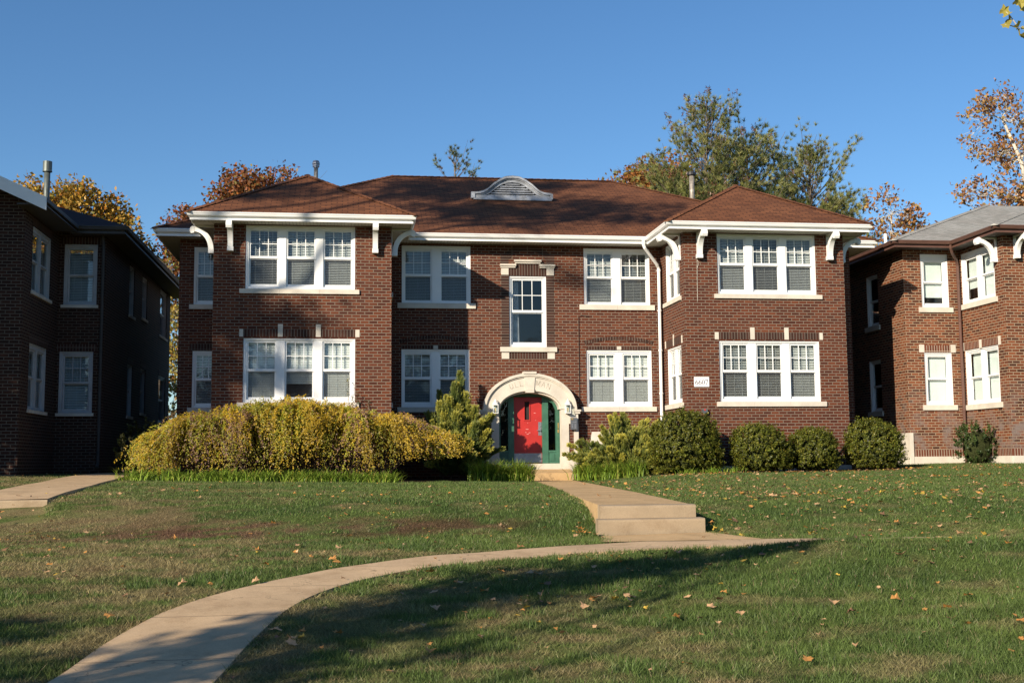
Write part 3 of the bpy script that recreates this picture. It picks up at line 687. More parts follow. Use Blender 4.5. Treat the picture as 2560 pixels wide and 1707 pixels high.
# downspout, cable, wires
m = MB(); m.tube([(3.70, -.66, 7.16), (3.70, -.66, 7.0), (3.74, -.64, 6.9), (4.26, -.2, 6.42), (4.33, -.12, 6.3), (4.33, -.12, -.5)], .052, 10)
for z in (6.22, 4.9, 3.6, 2.2): m.cyl(4.33, -.12, z, z+.05, .068, 10)
m.build('downspout', 'paint', H, False)
m = MB(); m.tube([(2.0, -.02, 4.72), (1.75, -.02, 4.76), (1.66, -.02, 4.7), (1.655, -.02, 3.2), (1.65, -.025, 1.2)], .009, 5); m.build('cable', 'cable', H)
m = MB(); m.tube([(4.9, -2.575, 6.2), (4.885, -2.575, 5.6), (4.88, -2.575, 4.92)], .006, 5); m.tube([(4.9, -2.575, 6.18), (4.95, -2.59, 6.1), (4.88, -2.58, 5.9)], .005, 5); m.build('wire', 'stone', H)
m = MB(); m.tube([(9.63+.03, -2.5, 1.0), (9.5, -2.6, .55), (9.2, -2.6, .2), (9.0, -2.6, .0)], .014, 5); m.tube([(1.62, -.03, .95), (1.75, -.05, .82), (2.0, -.05, .8), (2.25, -.05, .95)], .01, 5); m.build('wire', 'cable', H)

# ------------------------------------------------------------------ entrance
FE = Fr(0, -.3, 0); n = 32; th = [math.pi*k/n for k in range(n+1)]
el = lambda a, b, zc: [(a*math.cos(t), zc+b*math.sin(t)) for t in th]
m = MB(); m.fstrip(FE, el(1.46, 1.12, 1.70), el(1.0, .58, 1.72), 0, .32)
for s in (-1, 1):
    g = lambda a, b: (min(s*a, s*b), max(s*a, s*b))
    m.fbox(FE, *g(1.0, 1.46), 0, .32, 1.25, 1.70)
    m.fbox(FE, *g(1.0, 1.24), 0, .32, .2, 1.25); m.fbox(FE, *g(1.40, 1.55), 0, .3, .2, 1.25); m.fbox(FE, *g(1.24, 1.40), 0.0, .3, .2, .33)
    m.fbox(FE, *g(1.46, 1.54), -.01, .3, 1.25, 1.57)
    m.fbox(FE, *g(1.42, 1.60), -.05, .3, 1.571, 1.64); m.fbox(FE, *g(1.40, 1.63), -.08, .3, 1.641, 1.70)
    m.fbox(FE, *g(.985, 1.60), -.035, .3, -.5, .2)
portal = m.build('door_surround', 'stone', H)
m = MB(); m.fstrip(FE, el(1.50, 1.16, 1.70), el(1.42, 1.07, 1.70), -.07, .3); m.fstrip(FE, el(1.42, 1.07, 1.70), el(1.385, 1.03, 1.70), -.035, -.002); m.build('arch_moulding', 'stone', portal)
m = MB(); m.fstrip(FE, el(1.0, .575, 1.72), el(.95, .52, 1.72), .10, .45); m.build('arch_soffit', 'stone', portal)
m = MB(); m.fprism(FE, [(-.15, 2.33), (.13, 2.33), (.175, 2.86), (-.2, 2.86)], -.028, .1); m.fbox(FE, -.225, .20, -.10, .2, 2.835, 2.905); m.fbox(FE, -.145, .125, -.06, .12, 2.24, 2.36); m.build('keystone', 'stone', portal)
for s in (-1, 1):
    g = lambda a, b: (min(s*a, s*b), max(s*a, s*b))
    fpart(portal, 'brick_panel', 'brick', [(*g(1.241, 1.399), .03, .2, .331, 1.249)], FE)
# name strokes on the arch, coloured darker to stand for engraving shadow
def strokes(mb, F, segs, cx, cz, h, ang, w, d0, d1):
    ca, sa = math.cos(rad(ang)), math.sin(rad(ang))
    for pl in segs:
        for i in range(len(pl)-1):
            p, q = np.array(pl[i])*h, np.array(pl[i+1])*h; t = (q-p)/(np.linalg.norm(q-p)+1e-9); nn = np.array((-t[1], t[0]))*w/2; p = p-t*w*.3; q = q+t*w*.3
            pts = [(cx+a*ca-b*sa, cz+a*sa+b*ca) for a, b in (p-nn, q-nn, q+nn, p+nn)]; mb.fprism(F, pts, d0, d1)
GL = {'U': [[(-.3, .5), (-.3, -.2), (-.2, -.42), (0, -.5), (.2, -.42), (.3, -.2), (.3, .5)]], 'L': [[(-.25, .5), (-.25, -.5), (.3, -.5)]], 'M': [[(-.38, -.5), (-.34, .5), (0, -.3), (.34, .5), (.38, -.5)]],
      'A': [[(-.36, -.5), (0, .5), (.36, -.5)], [(-.2, -.12), (.2, -.12)]], 'N': [[(-.32, -.5), (-.32, .5), (.32, -.5), (.32, .5)]]}
m = MB()
for ch, x in (('U', -.60), ('L', -.44), ('L', -.28), ('M', .26), ('A', .43), ('N', .60)):
    zc = 1.70+.88*math.sqrt(1-(x/1.25)**2)-.03; ang = -math.degrees(math.atan2(.88*x/1.25, 1.25*math.sqrt(1-(x/1.25)**2)))
    strokes(m, FE, GL[ch], x, zc, .155, ang, .016, -.004, .02)
m.build('inscription', 'recess_shade', portal)
# threshold, landing, risers
m = MB(); m.box(-.985, .985, -.34, .45, -.5, -.001); m.build('threshold', 'stone', H)
m = MB(); q = [(-1.5, -.35, -.18), (1.25, -.35, -.18), (1.2, -1.2, -.29), (-.6, -1.2, -.29)]
m.face(q[::-1][::-1], [(.3, 0)]*4); m.face([(-.6, -1.2, -.29), (1.2, -1.2, -.29), (1.2, -1.2, -.8), (-.6, -1.2, -.8)][::-1][::-1], [(.3, 0)]*4)
m.face([(1.2, -1.2, -.29), (1.25, -.35, -.18), (1.25, -.35, -.8), (1.2, -1.2, -.8)], [(.3, 0)]*4); m.build('landing', 'frontwalk', H)
# green frame, side lights, door
FD = Fr(0, .14, 0)
m = MB(); gl_in = lambda a, b, zc: el(a, b, zc)
m.fstrip(FD, el(1.06, .62, 1.70), el(.93, .50, 1.70), .0, .2)
for s in (-1, 1):
    g = lambda a, b: (min(s*a, s*b), max(s*a, s*b))
    m.fbox(FD, *g(.90, 1.06), 0, .2, 0, 1.70); m.fbox(FD, *g(.46, .65), .03, .2, 0, 2.16); m.fbox(FD, *g(.65, .90), .06, .16, .0, .40); m.fbox(FD, *g(.65, .90), .04, .06, .36, .42)
    m.fbox(FD, *g(.70, .85), .045, .06, .08, .31)
    m.fprism(FD, ([(.65, 2.0), (.80, 1.93), (.90, 1.70), (.93, 1.70), (.93, 2.0), (.65, 2.16)] if s > 0 else [(-.65, 2.16), (-.93, 2.0), (-.93, 1.70), (-.90, 1.70), (-.80, 1.93), (-.65, 2.0)]), .06, .16)
m.fprism(FD, [(.65, 2.136), (.64, 2.15), (.3, 2.24), (-.3, 2.24), (-.64, 2.15), (-.65, 2.136)], .05, .2)
dfm = m.build('door_frame', 'green', H)
for s in (-1, 1):
    g = lambda a, b: (min(s*a, s*b), max(s*a, s*b)); m = MB(); a, b = g(.65, .90)
    m.face([FD.P(a, .10, .4), FD.P(b, .10, .4), FD.P(b, .10, 2.02), FD.P(a, .10, 2.02)]); m.build('sidelight', 'glass', dfm)
fpart(dfm, 'door_bell', 'brass', [(.955, .985, -.012, 0, 1.12, 1.3), (.945, .99, -.01, 0, .98, 1.09)], FD)
m = MB(); DD = Fr(0, .3, 0)
m.wall(DD, -.457, .457, .012, 2.13, [(-.095, .06, 1.403, 1.99)], .05)
m.fbox(DD, -.125, -.096, -.018, .0, 1.37, 2.02); m.fbox(DD, .061, .09, -.018, .0, 1.37, 2.02); m.fbox(DD, -.096, .061, -.018, 0, 1.991, 2.02); m.fbox(DD, -.096, .061, -.018, 0, 1.37, 1.402)
door = m.build('door', 'red', H)
fpart(door, 'door_window', 'dark', [(-.095, .06, .045, .06, 1.403, 1.99)], DD)
fpart(door, 'kick_plate', 'steel', [(-.445, .445, -.004, 0, .03, .33)], DD)
m = MB(); m.fbox(DD, .345, .45, -.008, 0, .9, 1.33); m.tube([DD.P(.40, -.008, 1.06), DD.P(.40, -.06, 1.06)], .028, 10); m.tube([DD.P(.40, -.06, 1.06), DD.P(.29, -.06, 1.06)], .015, 8); m.tube([DD.P(.4, -.008, 1.2), DD.P(.4, -.03, 1.2)], .025, 10); m.build('door_handle', 'steel', door)
m = MB()
for u, z, w, h in ((.235, 1.62, .06, .018), (.26, 1.39, .03, .014), (-.02, 1.10, .09, .022), (-.06, 1.0, .05, .014), (.06, .99, .06, .014), (0, .945, .07, .018), (-.3, 1.25, .015, .012), (0, 1.3, .014, .02)): m.fbox(DD, u-w/2, u+w/2, -.002, 0, z-h/2, z+h/2)
m.build('scuff_marks', 'scuff', door)
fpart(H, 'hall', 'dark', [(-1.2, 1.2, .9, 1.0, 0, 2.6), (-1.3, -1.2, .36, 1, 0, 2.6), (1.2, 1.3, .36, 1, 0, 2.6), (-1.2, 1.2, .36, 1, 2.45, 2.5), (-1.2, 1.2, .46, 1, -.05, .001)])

# lanterns, call box, number plate, small fixture, hatch
def lantern(x, label):
    o = empty('wall_lantern', label, 'lantern', 'lanterns beside the red door'); o.location = (x, -.43, 1.72)
    m = MB(); w = .075
    for sx in (-1, 1):
        for sy in (-1, 1): m.box(sx*w-.008, sx*w+.008, sy*w-.008, sy*w+.008, -.12, .12)
    m.box(-w-.012, w+.012, -w-.012, w+.012, -.14, -.12); m.box(-w-.014, w+.014, -w-.014, w+.014, .12, .14)
    m.tube([(0, 0, .14), (0, 0, .19), (0, 0, .24), (0, 0, .3)], [.09, .07, .035, .012], 8)
    m.box(-.06, .06, .105, .13, -.1, .2); m.tube([(0, .11, .12), (0, .09, .26), (0, .03, .31), (0, 0, .28)], .012, 6)
    m.build('lantern_frame', 'paint', o)
    m = MB()
    for a in (-1, 1): m.face([(-w, a*w*.95, -.12), (w, a*w*.95, -.12), (w, a*w*.95, .12), (-w, a*w*.95, .12)]); m.face([(a*w*.95, -w, -.12), (a*w*.95, w, -.12), (a*w*.95, w, .12), (a*w*.95, -w, .12)])
    m.build('lantern_glass', 'glass2', o)
    m = MB(); m.tube([(0, 0, -.11), (0, 0, -.07), (0, 0, .0), (0, 0, .05)], [.015, .02, .032, .008], 8); m.build('bulb', 'bulb', o, True)
lantern(-1.13, 'white wall lantern on the stone arch left of the red door, partly in juniper shade')
lantern(1.19, 'white wall lantern on the stone arch right of the red door, above the call box')
o = empty('call_box', 'dark grey entry call box mounted on the right stone pier of the doorway', 'intercom')
m = MB(); m.box(1.28, 1.49, -.42, -.336, 1.06, 1.44); m.build('case', 'greymetal', o)
fpart(o, 'nameplate', 'brass', [(1.295, 1.36, -.426, -.42, 1.37, 1.425)]); fpart(o, 'button_panel', 'steel', [(1.31, 1.355, -.425, -.42, 1.12, 1.25), (1.40, 1.45, -.425, -.42, 1.10, 1.24), (1.31, 1.46, -.423, -.42, 1.29, 1.31)])
o = empty('house_number_sign', 'white number plate reading 6607 on the right bay brick wall', 'sign')
m = MB(); m.fbox(FB, 4.709, 5.178, -.02, 0, 2.285, 2.583); m.build('plate', 'sign', o)
def digit(mb, ch, cx, cz, h):
    def ring(rx, rz, ox, oz, t0, t1, wmax, wmin, n=26):
        for k in range(n):
            a, b = rad(t0+(t1-t0)*k/n), rad(t0+(t1-t0)*(k+1)/n); P = []
            for t, sgn in ((a, 1), (b, 1), (b, -1), (a, -1)):
                w = wmin+(wmax-wmin)*abs(math.cos(t))**1.5; P.append((cx+(ox+(rx+sgn*w/2)*math.cos(t))*h, cz+(oz+(rz+sgn*w/3)*math.sin(t))*h))
            mb.fprism(FB, P if t1 < t0 else P[::-1][::-1], -.023, -.0195)
    if ch == '0': ring(.24, .46, 0, 0, 0, 360, .17, .09)
    if ch == '6': ring(.23, .27, 0, -.22, 0, 360, .16, .09); ring(.55, .72, .32, -.22, 108, 180, .15, .10)
    if ch == '7':
        for pl, w in (([(-.24, .42), (.28, .42)], .12), ([(.25, .42), (-.06, -.5)], .11), ([(-.24, .44), (-.26, .28)], .08)): strokes(mb, FB, [pl], cx, cz, h, 0, w*h, -.023, -.0195)
m = MB()
for i, ch in enumerate('6607'): digit(m, ch, 4.787+.104*i, 2.425, .15)
m.build('numerals', 'signink', o)
o = empty('alarm_bell', 'small grey alarm unit with a red lens low on the right bay wall', 'alarm')
m = MB(); m.fbox(FB, 4.92, 5.08, -.12, 0, 1.50, 1.60); m.tube([FB.P(5.0, -.09, 1.5), FB.P(5.0, -.09, 1.46)], [.07, .05], 10); m.build('housing', 'greymetal', o)
fpart(o, 'lens', 'redlight', [(4.97, 5.02, -.125, -.12, 1.56, 1.6)], FB)
o = empty('window_well_hatch', 'slanted off white hatch leaning on the brick wall behind the right juniper', 'hatch')
m = MB(); A = [(1.78, -.75, .05), (3.3, -.75, .05), (3.3, -.08, .93), (2.3, -.08, .93)]
tp = [(2.02, -.1, 1.0), (2.95, -.1, 1.0)]; bt = [(1.72, -.8, .02), (3.25, -.8, .02)]
m.face([bt[0], bt[1], tp[1], tp[0]]); m.face([(bt[0][0], bt[0][1], -.5), bt[0], tp[0], (tp[0][0], tp[0][1], -.5)]); m.face([bt[1], (bt[1][0], bt[1][1], -.5), (tp[1][0], tp[1][1], -.5), tp[1]]); m.face([tp[0], tp[1], (tp[1][0], 0, 1.0), (tp[0][0], 0, 1.0)]); m.face([(bt[0][0], bt[0][1], -.5), (bt[1][0], bt[1][1], -.5), bt[1], bt[0]])
m.build('hatch_cover', 'stone', o)
m = MB(); m.face([(2.12, -.515, .46), (2.75, -.515, .46), (2.77, -.42, .59), (2.2, -.42, .59)]); m.build('hatch_recess_shade', 'recess_shade', o)  # flat face on the cover, recess shade put into its colour

# ------------------------------------------------------------------ right neighbour
RN = empty('neighbour_house', 'weathered red brick house with pale grey shingle roof and brown gutters at the right edge', 'house')
FM = Fr(0, -.5, 0); FS = Fr(12.6, 16, -90); FBS = Fr(14.6, -.5, -90); FBF = Fr(0, -3.2, 0)
m = MB()
rh = [(13.22, 14.2, 5.07, 6.87), (13.22, 14.2, 1.815, 3.56)]
m.wall(FM, 12.6, 14.6, -.8, 7.2, rh); shh = [(.1+.0, 2.18, 5.14, 6.85), (.1, 2.18, 1.80, 3.62)]
m.wall(FBS, 0, 2.7, -.8, 7.2, shh)
sdh = [(16-2.4, 16-1.45, 4.7, 6.5), (16-2.4, 16-1.45, 1.7, 3.5)]
m.wall(FS, 0, 16.5, -.8, 7.2, sdh); m.wall(FBF, 14.6, 24, -.8, 7.2); m.wall(Fr(24, -3.2, 90), 0, 19, -.8, 7.2); m.wall(Fr(24, 16, 180), 0, 11.4, -.8, 7.2)
m.build('wall', 'brick_r', RN)
rm = MB(); rm.box(12.8, 23.8, 1.6, 1.7, -.2, 7); rm.box(12.8, 23.8, -.3, 1.6, 3.5, 3.6); rm.box(14.8, 23.8, -3, -.3, 3.5, 3.6); rm.box(12.8, 23.8, -.3, 15.8, 7.05, 7.1); rm.build('interior', 'room', RN)
for (h, zz, bl) in ((rh[0], (6.6, 6.3, 5.96, 5.91, 5.22), [('shade', .17)]), (rh[1], (3.42, 3.1, 2.72, 2.67, 1.95), ['shade'])):
    windows(RN, FM, h, [(h[0]+.16, h[1]-.17)], zz, bl, mun=False, screens=False)
for (h, zz, bl) in ((shh[0], (6.6, 6.3, 6.0, 5.95, 5.28), [('shade', .3), ('shade', 0)]), (shh[1], (3.47, 3.1, 2.72, 2.67, 1.95), ['shade', 'shade'])):
    windows(RN, FBS, h, [(.29, .98), (1.30, 1.99)], zz, bl, mun=False, screens=False)
for h in sdh: windows(RN, FS, h, [(h[0]+.15, h[1]-.15)], (h[3]-.13, 0, (h[2]+h[3])/2+.02, (h[2]+h[3])/2-.03, h[2]+.13), [None], mun=False, screens=False)
def rpart(n, mt, b, F): fpart(RN, n, mt, b, F)
for F, a, b, z in ((FM, 13.1, 14.3, 5.07), (FM, 13.1, 14.3, 1.815), (FBS, -.0, 2.3, 5.14), (FBS, -.0, 2.3, 1.80), (FS, 16-2.5, 16-1.35, 4.7), (FS, 16-2.5, 16-1.35, 1.7)):
    rpart('window_sill', 'stone', [(a, b, -.06, .15, z-.17, z)], F)
rpart('lintel', 'soldier_r', [(13.23, 14.19, -.006, .1, 3.56, 3.80)], FM)
for a, b in ((.1, 1.06), (1.2, 2.18)): rpart('lintel', 'soldier_r', [(a, b, -.006, .1, 3.62, 3.84)], FBS)
for u in (13.14, 14.25): rpart('keystone', 'stone', [(u-.09, u+.09, -.014, .1, 3.56, 3.82)], FM)
for u in (0.02, 1.13, 2.27): rpart('keystone', 'stone', [(u-.07, u+.07, -.014, .1, 3.60, 3.88)], FBS)
rpart('foundation', 'stone', [(12.55, 14.5, -.03, .1, -.8, .12)], FM); rpart('foundation', 'stone', [(14.58, 24, -.03, .1, -.8, .12)], FBF); rpart('foundation', 'stone', [(.05, 2.72, -.03, .1, -.8, .12)], FBS); rpart('foundation', 'stone', [(13.5, 16.55, -.03, .1, -.8, .9)], FS)
rpart('base_course', 'soldier_r', [(12.6, 14.5, -.006, .1, .12, .34)], FM); rpart('base_course', 'soldier_r', [(.05, 2.7, -.006, .1, .12, .34)], FBS); rpart('base_course', 'soldier_r', [(14.6, 24, -.006, .1, .12, .34)], FBF)
rf = MB(); e = 7.2; sl = .385; x0, y0 = 11.95, -1.2; xb, ybf = 13.95, -3.9; k = 7.9
rf.face([(x0, y0, e), (30, y0, e), (30, y0+k, e+sl*k), (x0+k, y0+k, e+sl*k)]); rf.face([(x0, 17, e), (x0, y0, e), (x0+k, y0+k, e+sl*k), (x0+k, 17-k, e+sl*k)])
kb = 5.2; rf.face([(xb, ybf, e), (24.6, ybf, e), (24.6, ybf+kb, e+sl*kb), (xb+kb, ybf+kb, e+sl*kb)]); rf.face([(xb, y0, e), (xb, ybf, e), (xb+kb, ybf+kb, e+sl*kb), (xb+kb, y0+kb, e+sl*kb)])
rf.face([(x0+k, y0+k, e+sl*k), (30, y0+k, e+sl*k), (30, 17-k, e+sl*k), (x0+k, 17-k, e+sl*k)])
rf.build('roof', 'roof_r', RN)
capline(RN, 'roof_r', (x0, y0, e), (x0+k, y0+k, e+sl*k)); capline(RN, 'roof_r', (xb, ybf, e), (xb+kb, ybf+kb, e+sl*kb))
trim(RN, [(x0, 17), (x0, y0), (xb, y0), (xb, ybf), (24.6, ybf)], -.055, ('browntrim', 'browntrim', 'darktrim'))
m = MB(); m.tube([(14.0, -1.1, 7.1), (14.02, -1.08, 6.98), (14.1, -1.0, 6.85), (14.42, -.68, 6.62), (14.48, -.62, 6.45), (14.48, -.62, -.1)], .05, 10)
for z in (5.9, 4.6, 3.0, 1.6): m.cyl(14.48, -.62, z, z+.06, .062, 10)
m.build('downspout', 'browntrim', RN)
bracket(RN, FBS, 2.35, 'paint', 7.0, .6, 6.25, .06); bracket(RN, FBF, 15.02, 'paint', 7.0, .6, 6.3, .06)
m = MB(); m.cyl(14.9, 5.5, 8.0, 8.75, .06); m.build('vent_pipe', 'paint', RN)

# ------------------------------------------------------------------ left neighbour
LN = empty('neighbour_house', 'shaded dark brown brick house with white window casings at the left edge', 'house')
LM = Fr(0, -.5, 0); LS = Fr(-13.06, -.5, 90); LB = Fr(-14.44, -4.3, 90); LF = Fr(0, -4.3, 0)
m = MB(); lh = [(-14.28, -13.31, 4.89, 6.75), (-14.34, -13.36, 1.62, 3.48)]
m.wall(LM, -14.44, -13.06, -.8, 7.2, lh); lsh = [(3.9, 4.85, 5.1, 6.8), (6.4, 7.4, 5.3, 6.8), (10.4, 12.1, 5.1, 6.95), (3.9, 4.85, 1.7, 3.45), (6.4, 7.4, 1.9, 3.5), (10.4, 12.1, 1.7, 3.55)]
m.wall(LS, 0, 13, -.8, 7.2, lsh); lbh = [(.83, 2.9, 4.89, 6.72), (.83, 2.75, 1.6, 3.45)]
m.wall(LB, 0, 3.8, -.8, 7.2, lbh); m.wall(LF, -24, -14.44, -.8, 7.2); m.wall(Fr(-24, 12, -90), 0, 17, -.8, 7.2); m.wall(Fr(-13.06, 12.5, 180), 0, 11, -.8, 7.2)
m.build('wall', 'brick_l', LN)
rm = MB(); rm.box(-23.8, -13.2, 2.6, 2.7, -.2, 7); rm.box(-23.8, -13.2, -.2, 12, 3.5, 3.6); rm.box(-23.8, -14.7, -4, -.2, 3.5, 3.6); rm.build('interior', 'room', LN)
for h in lh: windows(LN, LM, h, [(h[0]+.15, h[1]-.15)], (h[3]-.15, h[3]-.5, (h[2]+h[3])/2+.02, (h[2]+h[3])/2-.03, h[2]+.13), ['half'], mun=h[2] < 3, screens=False, mats='shadedpaint')
for h in lsh: windows(LN, LS, h, [(h[0]+.13, h[1]-.13)], (h[3]-.13, 0, (h[2]+h[3])/2+.02, (h[2]+h[3])/2-.03, h[2]+.12), ['half'], mun=False, screens=False, mats='shadedpaint')
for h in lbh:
    c = (h[0]+h[1])/2; windows(LN, LB, h, [(h[0]+.15, c-.14), (c+.14, h[1]-.15)], (h[3]-.2, 0, (h[2]+h[3])/2+.02, (h[2]+h[3])/2-.03, h[2]+.12), ['half'], mun=False, screens=False, mats='shadedpaint')
for F, hs in ((LM, lh), (LS, lsh), (LB, lbh)):
    for h in hs: fpart(LN, 'window_sill', 'stone', [(h[0]-.06, h[1]+.06, -.05, .15, h[2]-.09, h[2])], F); fpart(LN, 'lintel', 'soldier', [(h[0]-.1, h[1]+.1, -.006, .1, h[3]+.0, h[3]+.22)], F)
rf = MB(); x0, y0 = -12.3, -1.2; sl = .42; k = 8.5
rf.face([(x0, y0, e), (x0, 13.2, e), (x0-k, 13.2-6, e+sl*k), (x0-k, y0+k, e+sl*k)]); rf.face([(-30, y0, e), (x0, y0, e), (x0-k, y0+k, e+sl*k), (-30, y0+k, e+sl*k)])
xg, gy, zg = -13.75, -5.0, 7.2; gw = 4.6; gs = .46
rf.face([(xg, gy, zg), (xg, 3.0, zg), (xg-gw, 3.0, zg+gs*gw), (xg-gw, gy, zg+gs*gw)]); rf.face([(xg-2*gw, 3, zg), (xg-2*gw, gy, zg), (xg-gw, gy, zg+gs*gw), (xg-gw, 3, zg+gs*gw)])
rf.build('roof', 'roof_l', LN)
m = MB(); m.fprism(Fr(0, gy, 0), [(xg-gw, zg+gs*gw-.36), (xg+.02, zg-.36), (xg+.02, zg-.005), (xg-gw, zg+gs*gw-.005)], -.03, .02); m.build('bargeboard', 'paint', LN)
m = MB(); m.fprism(Fr(0, -4.31, 0), [(-24, 7.1), (-14.44, 7.1), (-14.44, 7.3), (-18.4, 9.1), (-24, 7.3)], 0, .1); m.build('gable_wall', 'brick_l', LN)
m = MB(); P = [(-23, y0), (xg-.3, y0)]; trim(LN, [(-14.0, y0), (x0, y0), (x0, 13.2)], -.055, ('darktrim', 'darktrim', 'darktrim'))
m = MB(); m.box(-14.5, -13.78, -4.95, -1.2, 7.0, 7.04); m.box(-13.8, -13.72, -4.97, -1.2, 7.08, 7.19); m.build('soffit', 'darktrim', LN)
v = pipe(LN, -15.98, 4, 8.3, 10.12, .1, 'darkmetal'); m = MB(); m.cyl(-15.98, 4, 10.08, 10.42, .15); m.cyl(-15.98, 4, 10.06, 10.09, .16); m.build('vent_cap', 'darkmetal', v)
m = MB(); m.tube([(-13.15, -.62, 7.0), (-13.12, -.6, 6.7), (-13.12, -.6, .1)], .05, 8); m.tube([(-13.12, -.6, .1), (-13.12, -.75, .0)], .055, 8); m.build('downspout', 'darktrim', LN)
# ------------------------------------------------------------------ vegetation
def dirs(n):
    v = NR.normal(size=(n, 3)); return v/np.linalg.norm(v, axis=1)[:, None]
def leafquads(P, size, cols, jit=.35, up=.0, asp=.6):
    """leaf-shaped quads at P: diamond, random orientation."""
    n = len(P); a = dirs(n); a[:, 2] *= 1-up; a /= np.linalg.norm(a, axis=1)[:, None]
    b = np.cross(a, dirs(n)); b /= np.linalg.norm(b, axis=1)[:, None]+1e-9
    s = (size*(1+jit*NR.uniform(-1, 1, n)))[:, None]
    V = np.stack([P-a*s*.5, P+b*s*asp*.5-a*s*.05, P+a*s*.5, P-b*s*asp*.5-a*s*.05], 1)
    return V.reshape(-1, 3)
def pick(pal, n, var=.25):
    pal = np.array(pal); w = pal[:, 3]/pal[:, 3].sum(); i = NR.choice(len(pal), n, p=w)
    return pal[i, :3]*(1+var*NR.uniform(-1, 1, (n, 1)))
def crooked(a, b, n, amp, lift=0.):
    a, b = np.array(a, float), np.array(b, float); t = np.linspace(0, 1, n)[:, None]; L = np.linalg.norm(b-a)
    off = np.cumsum(NR.normal(size=(n, 3)), 0); off = off-off[-1]*t; off[0] = 0
    p = a+(b-a)*t+off*amp*L/n; p[:, 2] += np.sin(t[:, 0]*math.pi)*lift*L; return p
def tree(name, label, cat, base, targets, top, r0, pal, leaf=.16, per=40, spread=.6, limbs=6, bark='bark', group=None, twigs=3, twr=.012, mat='leaf'):
    root = empty(name, label, cat, group); root.location = (*base[:2], base[2])
    off = np.array(base, float); targets = np.array(targets, float); mb = MB()
    trunk = crooked(base, top, 10, .25); rr = np.linspace(r0, r0*.22, 10); rr[0] *= 1.35
    mb.tube([tuple(p-off) for p in trunk], list(rr), 9)
    cent = targets[NR.choice(len(targets), limbs, replace=False)]
    for _ in range(6):
        d = ((targets[:, None]-cent[None])**2).sum(-1); lab = d.argmin(1)
        for k in range(limbs):
            if (lab == k).any(): cent[k] = targets[lab == k].mean(0)
    L = []; tw = []
    for k in range(limbs):
        pts = targets[lab == k]
        if not len(pts): continue
        c = pts.mean(0); hz = np.linalg.norm(c[:2]-np.array(top)[:2]); zt = min(max(c[2]-hz*.75, base[2]+.25*(top[2]-base[2])), top[2])
        i = int(np.argmin(np.abs(trunk[:, 2]-zt))); s = trunk[i]; r = rr[i]*.62
        limb = crooked(s, c, 8, .3, .06); lr = np.linspace(r, max(r*.3, .018), 8); mb.tube([tuple(p-off) for p in limb], list(lr), 6)
        for p in pts:
            j = int(np.argmin(((limb-p)**2).sum(1)+(limb[:, 2] > p[2]+.3)*9)); j = max(1, j-1)
            br = crooked(limb[j], p, 5, .35, .05); q = min(lr[j]*.55, .05); mb.tube([tuple(x-off) for x in br], list(np.linspace(max(q, twr*1.5), twr, 5)), 4, False); tw.append(br)
            for _ in range(twigs):
                e2 = p+NR.normal(size=3)*spread*.9; mb.tube([tuple(x-off) for x in crooked(br[3], e2, 3, .3)], [twr, twr*.8, twr*.5], 3, False)
            L.append(p+np.clip(NR.normal(size=(per, 3)), -1.7, 1.7)*spread*R.uniform(.7, 1.2)*np.array((1, 1, .8)))
    mb.build('trunk', bark, root, True)
    if per:
        P = np.concatenate(L)-off; c = pick(pal, len(P)); polymesh('crown', leafquads(P, np.full(len(P), leaf), c), 4, c, mat, root)
    return root
def ell(c, r, n, shell=.55):
    d = dirs(n); q = (shell+(1-shell)*NR.random(n))[:, None]; return np.array(c)+d*q*np.array(r)
ORANGE = [(.33, .13, .03, 4), (.24, .085, .028, 3), (.17, .07, .03, 2), (.3, .2, .05, 2), (.12, .1, .03, 1)]
GOLD = [(.46, .27, .035, 4), (.36, .2, .03, 3), (.25, .16, .03, 2), (.16, .15, .035, 2), (.4, .16, .03, 1)]
RUSSET = [(.24, .08, .026, 4), (.17, .06, .025, 3), (.3, .12, .035, 2), (.14, .085, .03, 2), (.2, .17, .05, 1)]
SYC = [(.38, .18, .06, 4), (.27, .13, .055, 3), (.18, .09, .05, 2), (.36, .24, .07, 2)]
# golden tree behind the left house
tg = np.concatenate([ell((-20.3, 30, 11.6), (3.6, 3, 2.9), 70), ell((-23.2, 30, 13.6), (2.0, 2, 2.2), 30), ell((-20.5, 30, 14.0), (3.0, 2, 1.4), 36), ell((-18.4, 30, 11.5), (1.8, 2, 1.8), 26)])
tree('maple_tree', 'golden yellow autumn tree rising behind the dark left house roof', 'tree', (-20.6, 30, -.5), tg, (-20.4, 30, 13.4), .32, GOLD, .24, 130, .5, 9)
# russet oak behind the left bay
tg = np.concatenate([ell((-10.2, 30, 13.6), (2.6, 2.4, 3.4), 60), ell((-13.2, 29, 12.2), (2.2, 2, 1.8), 34), ell((-8.2, 31, 14.2), (1.8, 2, 2.0), 30), ell((-15.2, 30, 10.5), (1.2, 1.5, 3.0), 18), ell((-14.2, 29, 12.4), (1.5, 1.5, 1.7), 22), ell((-11.8, 29.5, 14.6), (1.6, 1.5, 1.9), 22)])
tree('oak_tree', 'russet brown oak rising behind the left bay roof', 'tree', (-11, 30, -.5), tg, (-10.4, 30, 14.6), .3, RUSSET, .22, 150, .48, 9)
tg = np.concatenate([ell((-13.9, 20, 5.5), (1.0, 1.2, 5.0), 60, .1)])
tree('young_tree', 'thin yellow green tree glimpsed in the gap between the left house and the brick house', 'tree', (-13.95, 20.6, -.4), tg, (-13.9, 20.5, 8.5), .12, [(.35, .26, .05, 3), (.2, .2, .05, 2), (.3, .12, .04, 1)], .2, 30, .4, 4)
